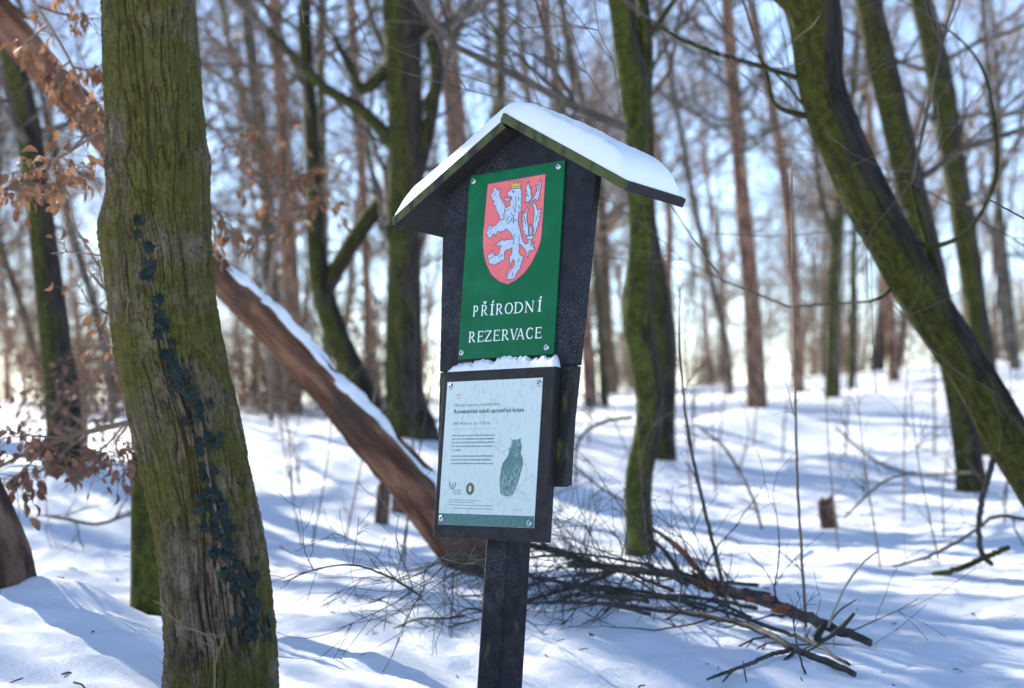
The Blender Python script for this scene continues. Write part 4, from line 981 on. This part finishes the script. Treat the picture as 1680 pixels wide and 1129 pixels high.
# ------------------------------------------------------------------ the sign
M_SIGN = Matrix(((.70835, .70318, .06153), (-.70498, .7004, .11154), (.03534, -.12239, .99185)))
T_SIGN = Vector((-.00279, 5.28715, .34607 + CAM_H))
BASE = Vector((-.016, .078, -1.46))               # foot of the post in the sign's own frame (x along the board, y back, z up; zero = middle of the green plate)
sign = empty('nature_reserve_sign')
sign.matrix_world = Matrix.Translation(T_SIGN + M_SIGN @ BASE) @ M_SIGN.to_4x4()
tag(sign, 'dark wooden nature reserve sign with gabled roof, green emblem plate and white information plate', 'sign')
B3 = np.array(BASE)

def sgn(mb_, name, mat, parent=None, smooth=False):
    mb_.v = [v - B3 for v in mb_.v]
    return mb_.build(name, mat, parent or sign, smooth)

def bevel(o, w=.003, seg=2):
    bm = bmesh.new(); bm.from_mesh(o.data)
    bmesh.ops.bevel(bm, geom=[e for e in bm.edges], offset=w, segments=seg, profile=.6, affect='EDGES')
    bm.to_mesh(o.data); bm.free()
    return o

def prism(out, y0, y1):
    """outline in (x,z) extruded from y0 (front) to y1"""
    n = len(out); m = MB()
    V = [(x, y0, z) for x, z in out] + [(x, y1, z) for x, z in out]
    tri = tessellate_polygon([[Vector((x, z, 0)) for x, z in out]])
    f3 = []
    for a, b, c in tri:
        ax, az = out[a]; bx, bz = out[b]; cx, cz = out[c]
        if (bx - ax) * (cz - az) - (bz - az) * (cx - ax) < 0: b, c = c, b
        f3 += [(a, b, c), (n + a, n + c, n + b)]
    area = sum(out[q][0] * out[(q + 1) % n][1] - out[(q + 1) % n][0] * out[q][1] for q in range(n))
    f4 = [((q + 1) % n, q, n + q, n + (q + 1) % n) if area > 0 else (q, (q + 1) % n, n + (q + 1) % n, n + q) for q in range(n)]
    m.add(V, f4, f3); return m

MB_UP = mat_board('charcoal_board', (.008, .009, .013), None, .26)
MB_LOW = mat_board('algae_board', (.013, .013, .014), .50)
MB_POST = mat_board('charcoal_post', (.005, .006, .009), .56, .42)
MB_ROOF = mat_board('roof_plank', (.016, .014, .016), .34, False)
MB_PANEL = mat_board('panel_board', (.019, .017, .018), .60, False)

# post
po = MB(); po.box((-.066, .030, -1.75), (.034, .130, -.20)); po = sgn(po, 'post', MB_POST); bevel(po, .008, 2)
# tapering board: upper and lower length
def bx_(z): return .3335 + (z - .2266) * .0655
def slope_top(x): return .454 - .526 * abs(x - .0067) - .029 * 1.13 - .0015
out = [(bx_(-.331), -.331), (bx_(.245), slope_top(bx_(.245)) - .001), (.0067, slope_top(.0067)), (-bx_(.245), slope_top(-bx_(.245))), (-bx_(-.331), -.331)]
ub = sgn(prism(out, .002, .029), 'upper_board', MB_UP)
bevel(ub, .002, 1)
lbd = sgn(prism([(.2735, -.692), (bx_(-.333), -.3335), (-bx_(-.333), -.3335), (-.2735, -.692)], .002, .029), 'lower_board', MB_LOW); bevel(lbd, .003, 1)
bt = sgn(prism([(.262, -.686), (.262, -.36), (.19, -.36), (.19, -.686)], .031, .052), 'back_batten', MB_LOW)

# roof planks
ZA, XA, SL, TH, YF, YB = .4541, .0067, .526, .0285, -.0628, .199
nrm = math.hypot(1, SL)
def roofp(x): return ZA - SL * abs(x - XA)
dn = TH * np.array([SL, 1]) / nrm
xr, xl = .5255, -.512
R_ = [(XA - .020, ZA + .020 * SL), (xr, roofp(xr)), (xr - dn[0], roofp(xr) - dn[1]), (XA - .020 - dn[0], ZA + .020 * SL - dn[1])]
rp = sgn(prism(R_, YF, YB), 'roof_plank', MB_ROOF); bevel(rp, .003, 2)
g = .0012
e0 = np.array([XA - .020 - dn[0], ZA + .020 * SL - dn[1]])
tL = np.array([-1, -SL]) / nrm; nL = np.array([-SL, 1]) / nrm
# the left plank butts under the right one
s0 = np.array([XA, ZA]) + np.array([0, 0.0])
k0 = TH * .95
L_ = [tuple(s0 + tL * k0), tuple(np.array([xl, roofp(xl)])), tuple(np.array([xl, roofp(xl)]) - nL * TH), tuple(s0 + tL * (k0 - .006) - nL * TH)]
L_ = [(x - .004, z - .003) for x, z in L_]
rp2 = sgn(prism(L_, YF + .004, YB), 'roof_plank', MB_ROOF); bevel(rp2, .003, 2)
MB_ROOF2 = mat_board('roof_plank_dry', (.020, .017, .018), .66, False)
for o_ in (rp, rp2):                              # algae grows on the weathered end grain at the front
    o_.data.materials.append(MB_ROOF2)
    for p_ in o_.data.polygons:
        if p_.normal.y > -.3: p_.material_index = 1

# green plate
def mat_enamel(name, c, c2):
    m = NT(name); ob = m.coord('Object')
    col = m.mix(m.step(m.noise(ob, 14, 4), .42, .72), c, c2)
    sc_ = m.step(m.noise(m.coord('Object', (60, 60, 160)), 1, 3), .70, .76)
    col = m.mix(m.math('MULTIPLY', sc_, .10), col, (.5, .6, .55))
    m.col(col); m.rough(m.step(m.noise(ob, 9, 3), -.5, 1.6)); m.b.inputs['Specular IOR Level'].default_value = .12
    return m.m
GREEN = mat_enamel('green_enamel', (.001, .115, .040), (.002, .14, .052))
GRN_EDGE = mat_plain('plate_edge', (.35, .38, .34), .5)
WHITE = mat_plain('white_print', (.82, .86, .84), .45)
PINK = mat_enamel('faded_red_print', (.80, .155, .165), (.84, .20, .20))
SILVER = mat_plain('silver_print', (.40, .49, .59), .45, (.50, .59, .69), 60)
INK = mat_plain('ink', (.030, .040, .075), .5)
GOLD = mat_plain('gold_print', (.62, .36, .05), .4, (.75, .50, .12), 90)
ZINC = mat_plain('zinc_screw', (.55, .57, .60), .35, (.42, .44, .47), 60, .85)
HOLE = mat_plain('screw_socket', (.05, .05, .06), .5)

PW, PH = .2085, .297
gp = sgn(prism([(-PW, -PH), (PW, -PH), (PW, PH), (-PW, PH)], -.0035, .001), 'emblem_plate', GREEN)

def flat(polys, y, name, mat, parent, t=.0003):
    """thin printed shapes lying on a plate; each polygon a hair above the last"""
    m = MB()
    for q, pl in enumerate(polys):
        pr = prism([(x / 1000, z / 1000) for x, z in pl], y - t - q * 2e-6, y)
        for v in pr.v: m.v.append(v)
        for f in pr.f4: m.f4.append(f + m.n); m.uv4.append(np.zeros((len(f), 4, 2)))
        for f in pr.f3: m.f3.append(f + m.n); m.uv3.append(np.zeros((len(f), 3, 2)))
        m.n += pr.n
    return sgn(m, name, mat, parent)
def ribbon(pts, w):
    """outline of a stroke through pts; w one width or one per point (mm)"""
    P = np.array(pts, float); n = len(P); w = np.broadcast_to(np.asarray(w, float), (n,))
    t = np.gradient(P, axis=0); t /= np.linalg.norm(t, axis=1)[:, None] + 1e-9
    nn = np.stack([-t[:, 1], t[:, 0]], 1) * w[:, None] / 2
    return [tuple(q) for q in (P + nn)] + [tuple(q) for q in (P - nn)[::-1]]
def closed_lines(pl, w):
    out = []
    for q in range(len(pl)):
        a = np.array(pl[q]); b = np.array(pl[(q + 1) % len(pl)]); d = b - a; L = np.hypot(*d)
        if L < .3: continue
        d = d / L; out.append(ribbon([a - d * w * .3, b + d * w * .3], w))
    return out
Y0 = -.0037
def grow_poly(pl, g):
    c = np.mean(pl, axis=0); return [tuple(c + (np.array(q) - c) * (1 + g)) for q in pl]
flat([grow_poly(SHIELD, .022)], Y0, 'shield_border', INK, gp, .0002)
flat([SHIELD], Y0 - .0003, 'shield', PINK, gp, .0002)
lion_polys = [LION, STRAND_B, STRAND_A, PLUME, RING, SPIKE, TONGUE]
flat(lion_polys, Y0 - .0006, 'lion', SILVER, gp, .0002)
ol = []
for pl in lion_polys: ol += closed_lines(pl, 1.8)
for ln in LION_LINES: ol += [ribbon([ln[q], ln[q + 1]], 1.5) for q in range(len(ln) - 1)]
flat(ol, Y0 - .0009, 'lion_outline', INK, gp, .0001)
flat([CROWN], Y0 - .0009, 'lion_crown', GOLD, gp, .0005)
flat(closed_lines(CROWN, 1.1), Y0 - .0016, 'crown_outline', INK, gp, .0001)

def arc(cx, cy, rx, ry, a0, a1, n=14):
    return [(cx + rx * math.cos(math.radians(a0 + (a1 - a0) * q / (n - 1))), cy + ry * math.sin(math.radians(a0 + (a1 - a0) * q / (n - 1)))) for q in range(n)]
ST, TN, SF = .17, .085, .065
def bowl(x, yt, yb, w):
    ym = (yt + yb) / 2; ry = (yt - yb) / 2
    pts = [(x, yt)] + arc(x + w - min(w, .3), ym, min(w, .3), ry, 90, -90, 13) + [(x, yb)]
    n = len(pts); ws = [TN + (ST - TN) * math.sin(math.pi * q / (n - 1)) ** 2 for q in range(n)]
    return (pts, ws)
def serif(x, y, w=.3): return ([(x - w / 2, y), (x + w / 2, y)], SF)
STEM = lambda x, w=ST: ([(x, .0), (x, .5), (x, 1.0)], [w * 1.12, w * .9, w * 1.12])
GLYPH = {
 'P': [STEM(.18), bowl(.18, .96, .45, .56), serif(.18, .032), serif(.1, .968, .2)],
 'R': [STEM(.18), bowl(.18, .96, .48, .54), ([(.42, .50), (.62, .24), (.92, .03)], [TN, ST * .85, ST * .9]), serif(.18, .032), serif(.1, .968, .2)],
 'I': [STEM(.5, ST * 1.35), ([(.08, .032), (.92, .032)], SF), ([(.08, .968), (.92, .968)], SF)],
 'O': [(arc(.5, .5, .41, .46, 90, 450, 33), [TN + (ST - TN) * abs(math.cos(math.radians(90 + 360 * q / 32))) for q in range(33)])],
 'D': [STEM(.16), ([(.16, .96)] + arc(.38, .5, .5, .46, 90, -90, 17) + [(.16, .04)], [TN] + [TN + (ST - TN) * math.sin(math.pi * q / 16) for q in range(17)] + [TN]), serif(.1, .032, .22), serif(.1, .968, .22)],
 'N': [STEM(.14, TN), STEM(.86, TN), ([(.12, .98), (.86, .02)], ST), serif(.14, .032, .26), serif(.86, .968, .24), serif(.06, .968, .16)],
 'E': [STEM(.2), ([(.1, .955), (.86, .955)], [.09, .09]), ([(.2, .51), (.72, .51)], [.08, .08]), ([(.1, .045), (.92, .045)], [.09, .09]), ([(.86, .99), (.84, .80)], [.07, .05]), ([(.92, .01), (.95, .22)], [.07, .05]), ([(.72, .62), (.72, .40)], .05)],
 'Z': [([(.1, .955), (.9, .955)], .09), ([(.86, .95), (.12, .05)], ST * .95), ([(.08, .045), (.94, .045)], .09), ([(.1, .99), (.08, .78)], [.07, .05]), ([(.93, .01), (.96, .24)], [.07, .05])],
 'V': [([(.12, .98), (.5, .02)], ST), ([(.88, .98), (.5, .02)], TN), serif(.12, .968, .28), serif(.88, .968, .24)],
 'A': [([(.5, .99), (.14, .02)], TN), ([(.48, .99), (.86, .02)], ST), ([(.26, .33), (.72, .33)], .07), serif(.12, .032, .24), serif(.86, .032, .28)],
 'C': [(arc(.56, .5, .46, .46, 48, 312, 25), [TN + (ST - TN) * math.sin(math.pi * q / 24) ** 1.2 for q in range(25)]), ([(.88, .95), (.87, .72)], [.06, .05]), ([(.88, .06), (.87, .28)], [.05, .05])]}
CAP = 35.0
for row in (ROW1, ROW2):
    for ch, x0, x1, zb in row:
        g_ = {'Ř': 'R', 'Í': 'I'}.get(ch, ch); wd = x1 - x0; polys = []
        for pts, ws in GLYPH[g_]:
            ws = np.broadcast_to(np.asarray(ws, float), (len(pts),)) * CAP * .80
            pp = [(x0 + px * wd, zb + py * CAP) for px, py in pts]
            if g_ == 'O':
                n = len(pp)
                for q in range(0, n - 1, 4): polys.append(ribbon(pp[q:q + 5], ws[q:q + 5]))
            else: polys.append(ribbon(pp, ws))
        xm = (x0 + x1) / 2
        if ch == 'Í': polys.append(ribbon([(xm - 1, zb + CAP + 3), (xm + 5, zb + CAP + 11)], [4, 6]))
        if ch == 'Ř': polys += [ribbon([(xm, zb + CAP + 3.5), (xm - 6, zb + CAP + 11)], [4, 4]), ribbon([(xm, zb + CAP + 3.4), (xm + 6, zb + CAP + 11)], [4, 4])]
        flat(polys, Y0, 'letter', WHITE, gp, .0004)

def screw(x, z, y, parent, r=.0105):
    m = MB(); k = 20; V = []; rings = [(1.0, 0), (1.0, .0012), (.86, .0026), (.55, .0040), (.34, .0044), (.30, .0020)]
    for rr, h in rings:
        V += [(x + r * rr * math.cos(a * 2 * math.pi / k), y - h, z + r * rr * math.sin(a * 2 * math.pi / k)) for a in range(k)]
    V.append((x, y - .0018, z)); n = len(rings)
    m.add(V, [(q * k + a, q * k + (a + 1) % k, (q + 1) * k + (a + 1) % k, (q + 1) * k + a) for q in range(n - 1) for a in range(k)], [((n - 1) * k + a, (n - 1) * k + (a + 1) % k, n * k) for a in range(k)])
    o = sgn(m, 'screw', ZINC, parent, True)
    o.data.materials.append(HOLE)
    for p_ in o.data.polygons:
        if p_.index >= (n - 2) * k: p_.material_index = 1
    return o
for x, z in ((-.190, .279), (.184, .281), (-.193, -.2755), (.178, -.2755)): screw(x, z, -.0036, gp)

# information panel
F0, F1, G0, G1 = -.2449, .2402, -.8586, -.3387
YE = -.0264
ip = sgn(prism([(F0, G0), (F1, G0), (F1, G1), (F0, G1)], YE, .0008), 'information_panel', MB_PANEL); bevel(ip, .003, 2)
def mat_sheet():
    m = NT('weathered_white_sheet'); ob = m.coord('Object')
    st = m.noise(m.coord('Object', (85, 85, 24)), 1, 6, .75); bl = m.noise(ob, 5, 4, .6)
    k = m.math('MULTIPLY', m.step(st, .46, .72), m.step(bl, .35, .62))
    c = m.mix(m.math('MULTIPLY', k, .62), (.60, .68, .64), (.30, .38, .31))
    sp = m.step(m.noise(ob, 130, 4, .7), .62, .74)
    c = m.mix(m.math('MULTIPLY', sp, m.math('MULTIPLY', m.step(bl, .35, .6), .75)), c, (.25, .32, .26))
    m.col(c); m.rough(.4)
    return m.m
A0, A1, B0, B1 = -.2228, .1936, -.8178, -.3709
sheet = sgn(prism([(A0, B0), (A1, B0), (A1, B1), (A0, B1)], YE - .0021, YE - .0001), 'printed_sheet', mat_sheet(), ip)
YS = YE - .0022
def mat_band():
    m = NT('teal_print'); ob = m.coord('Object')
    m.col(m.mix(m.step(m.noise(ob, 240, 3), .4, .7), (.012, .10, .095), (.06, .20, .18))); m.rough(.4); return m.m
TEAL = mat_band()
INKG = mat_plain('grey_green_ink', (.17, .24, .23), .5)
INKD = mat_plain('dark_green_ink', (.035, .085, .085), .5)
INKL = mat_plain('faded_ink', (.30, .37, .36), .5)
MAG = mat_plain('magenta_ink', (.62, .06, .14), .5)
OLIVE = mat_plain('olive_ink', (.12, .13, .05), .5); CREAM = mat_plain('cream_print', (.62, .60, .34), .5)
flat([[(A0 * 1000 + .3, B0 * 1000 + .3), (A1 * 1000 - .3, B0 * 1000 + .3), (A1 * 1000 - .3, -783), (A0 * 1000 + .3, -783)]], YS, 'teal_band', TEAL, ip)
def mat_owl():
    m = NT('owl_print'); ob = m.coord('Object')
    c = m.mix(m.step(m.noise(m.coord('Object', (150, 150, 60)), 1, 4, .7), .38, .64), (.025, .105, .095), (.25, .40, .37))
    c = m.mix(m.step(m.noise(ob, 14, 2), .50, .62), c, (.05, .17, .155))
    m.col(c); m.rough(.4); return m.m
flat([OWL], YS, 'owl_drawing', mat_owl(), ip)
flat([r_ for l in BRANCHES for r_ in [ribbon(l, [.9] * len(l))]], YS, 'drawn_branches', INKL, ip)
flat([[(70, -581), (74, -583.5), (71, -586), (67, -584)], [(88, -581), (92, -583.5), (89, -586), (85, -584)]], YS - .0006, 'owl_eyes', INKD, ip, .0002)
def text(body, x, z, width, h, mat, bold=0.0, name='text_line'):
    cu = bpy.data.curves.new('t', 'FONT'); cu.body = body; cu.size = 1.0; cu.offset = bold; cu.resolution_u = 2
    ob = bpy.data.objects.new('t', cu); C.objects.link(ob)
    dg = bpy.context.evaluated_depsgraph_get(); dg.update()
    me = bpy.data.meshes.new_from_object(ob.evaluated_get(dg))
    bpy.data.objects.remove(ob); bpy.data.curves.remove(cu)
    co = np.zeros(len(me.vertices) * 3); me.vertices.foreach_get('co', co); co = co.reshape(-1, 3)
    w = co[:, 0].max() - co[:, 0].min()
    out = np.stack([x + (co[:, 0] - co[:, 0].min()) * width / w, np.full(len(co), YS - .0004), z + co[:, 1] * h], 1) - B3
    me.vertices.foreach_set('co', out.ravel()); me.materials.clear(); me.materials.append(mat); me.update()
    me.name = name
    return link(name, me, ip)
text('Přírodní rezervace Karlické údolí', -.182, -.4500, .200, .0135, INKG)
text('Romantické údolí uprostřed krasu', -.1825, -.4715, .306, .0185, INKD, .018)
text('243–412 m n. m. / 215 ha', -.1825, -.5070, .163, .0125, INKD)
flat([[(-184, -520.3), (3, -520.3), (3, -521.1), (-184, -521.1)]], YS, 'ruled_line', INKG, ip)
def fine_print(x0, x1, z, h, seed, mat, name='fine_print'):
    """unreadable small print: words of little upright strokes"""
    rng = random.Random(seed); x = x0; polys = []
    while x < x1:
        w = rng.uniform(5, 17)
        e = min(x + w, x1); q = x
        while q < e - .5:
            hh = h * rng.choice((.62, .62, .62, 1.0, .9)); polys.append([(q, z), (q + rng.uniform(.7, 1.0), z), (q + .9, z + hh), (q, z + hh)])
            if rng.random() < .55: polys.append([(q + .9, z + h * .5), (q + 1.7, z + h * .5), (q + 1.7, z + h * .66), (q + .9, z + h * .66)])
            q += rng.uniform(1.5, 2.2)
        x = e + 2.2
    return flat(polys, YS, name, mat, ip, .0002)
for q, (z, x1) in enumerate(((-543, 4), (-554, 5), (-565, 8), (-576.5, 0), (-588.5, -138), (-607, 5), (-618.5, -4), (-630, 5))): fine_print(-183, x1, z, 5.6, q, INKG)
for q, (z, x0, x1) in enumerate(((-711.5, -166, -124), (-717.5, -166, -128), (-723.5, -162, -126))): fine_print(x0, x1, z, 3.6, 20 + q, INKG)
for q, (z, x1) in enumerate(((-741.5, -40), (-748.5, -66), (-757.5, 17), (-767.5, 17))): fine_print(-183, x1, z, 3.2, 30 + q, INKL)
fine_print(98, 148, -767, 2.6, 40, INKL)
fine_print(-182, -154.5, -414.5, 4.2, 50, MAG, 'red_mark'); fine_print(-170, -156, -424, 4.2, 51, MAG, 'red_mark')
hx, hz = -168, -695
flat([ribbon([(hx, hz - 13), (hx - 10, hz - 6), (hx - 15, hz + 4), (hx - 13, hz + 9), (hx - 8, hz + 4)], [2, 3, 3, 2.5, 1]), ribbon([(hx, hz - 13), (hx + 10, hz - 6), (hx + 15, hz + 4), (hx + 13, hz + 9), (hx + 8, hz + 4)], [2, 3, 3, 2.5, 1]),
      ribbon([(hx, hz - 10), (hx, hz + 6)], 1.8), ribbon([(hx - 5, hz + 2), (hx, hz - 3), (hx + 5, hz + 2)], [1.5, 2, 1.5])], YS, 'leaf_emblem', INKD, ip)
ox, oz = -88, -705.5
flat([[(ox + (17.5 + (2.2 if q % 2 else 0)) * math.cos(q * math.pi / 20), oz + (18 + (2.2 if q % 2 else 0)) * math.sin(q * math.pi / 20)) for q in range(40)]], YS, 'oval_emblem', OLIVE, ip, .0002)
flat([[(ox + 12 * math.cos(q * math.pi / 12), oz + 13 * math.sin(q * math.pi / 12)) for q in range(24)]], YS - .0003, 'oval_emblem_ring', INKD, ip, .0002)
flat([[(ox + 6.5 * math.cos(q * math.pi / 12), oz + 10 * math.sin(q * math.pi / 12)) for q in range(24)]], YS - .0006, 'oval_emblem_centre', CREAM, ip, .0002)
for x, z in ((-.2052, -.386), (.180, -.388), (-.2085, -.7995), (.1745, -.8035)): screw(x, z, YS, ip, .0105)

# ------------------------------------------------------------------ snow lying on the sign
def on_sign(mb_, name, mat, label):
    V = np.concatenate(mb_.v); c = V.mean(0); c[2] = V[:, 2].min(); mb_.v = [v - c for v in mb_.v]
    o = mb_.build(name, mat); o.matrix_world = Matrix.Translation(T_SIGN + M_SIGN @ Vector(c)) @ M_SIGN.to_4x4()
    return tag(o, label, 'snow')
nx_, ny_ = 90, 34
xs = np.linspace(-.500, .512, nx_); ys = np.linspace(YF + .004, YB - .004, ny_)
XX, YY = np.meshgrid(xs, ys)
u = (XX - XA)
smooth_abs = np.sqrt(u * u + .075 ** 2) - .02
base_z = ZA - SL * np.abs(u)
ex = np.clip(np.minimum((XX - xs[0]) / .085, (xs[-1] - XX) / .10), 0, 1)
ey = np.clip(np.minimum((YY - ys[0]) / .014, (ys[-1] - YY) / .03), 0, 1)
edge = (1 - (1 - ex) ** 2) ** .6 * (1 - (1 - ey) ** 2) ** .5
thick = .052 + .010 * fbm(XX * 4, YY * 4, 71, 2) + .003 * fbm(XX * 40, YY * 40, 75, 2) - .012 * (XX < 0) * 1.0 * np.clip(-XX / .2, 0, 1)
top_z = np.minimum(ZA - SL * smooth_abs + thick * nrm + .012, 9)
top = base_z + .0005 + (top_z - base_z) * edge
# the front lip leans back a little
mb = MB(); ii = np.arange(ny_ - 1)[:, None]; jj = np.arange(nx_ - 1)[None]; n = nx_ * ny_
f = np.stack([ii * nx_ + jj, ii * nx_ + jj + 1, (ii + 1) * nx_ + jj + 1, (ii + 1) * nx_ + jj], -1).reshape(-1, 4)
YS2 = YY + .010 * (YY < -.03) * edge
mb.add(np.stack([XX, YS2, top], -1).reshape(-1, 3), f)
on_sign(mb, 'roof_snow', MT['snow_soft'], 'thick smooth cap of snow on the gabled roof of the sign')
nx_, ny_ = 110, 14
xs = np.linspace(F0 + .012, F1 - .004, nx_); ys = np.linspace(YE + .001, .0015, ny_); XX, YY = np.meshgrid(xs, ys)
ex = np.clip(np.minimum((XX - xs[0]) / .03, (xs[-1] - XX) / .02), 0, 1) ** .6
ey = np.clip((YY - ys[0]) / .010, 0, 1) ** .6
th = (.026 + .012 * fbm(XX * 22, YY * 22, 81, 3) + .006 * noise2(XX * 90, YY * 90, 83) + .006 * (YY > -.012)) * ex * ey
mb = MB(); ii = np.arange(ny_ - 1)[:, None]; jj = np.arange(nx_ - 1)[None]
f = np.stack([ii * nx_ + jj, ii * nx_ + jj + 1, (ii + 1) * nx_ + jj + 1, (ii + 1) * nx_ + jj], -1).reshape(-1, 4)
mb.add(np.stack([XX, YY, G1 + .0006 + np.maximum(th, 0)], -1).reshape(-1, 3), f)
on_sign(mb, 'snow_ledge', MT['snow'], 'crumbly line of snow on top of the white information panel')
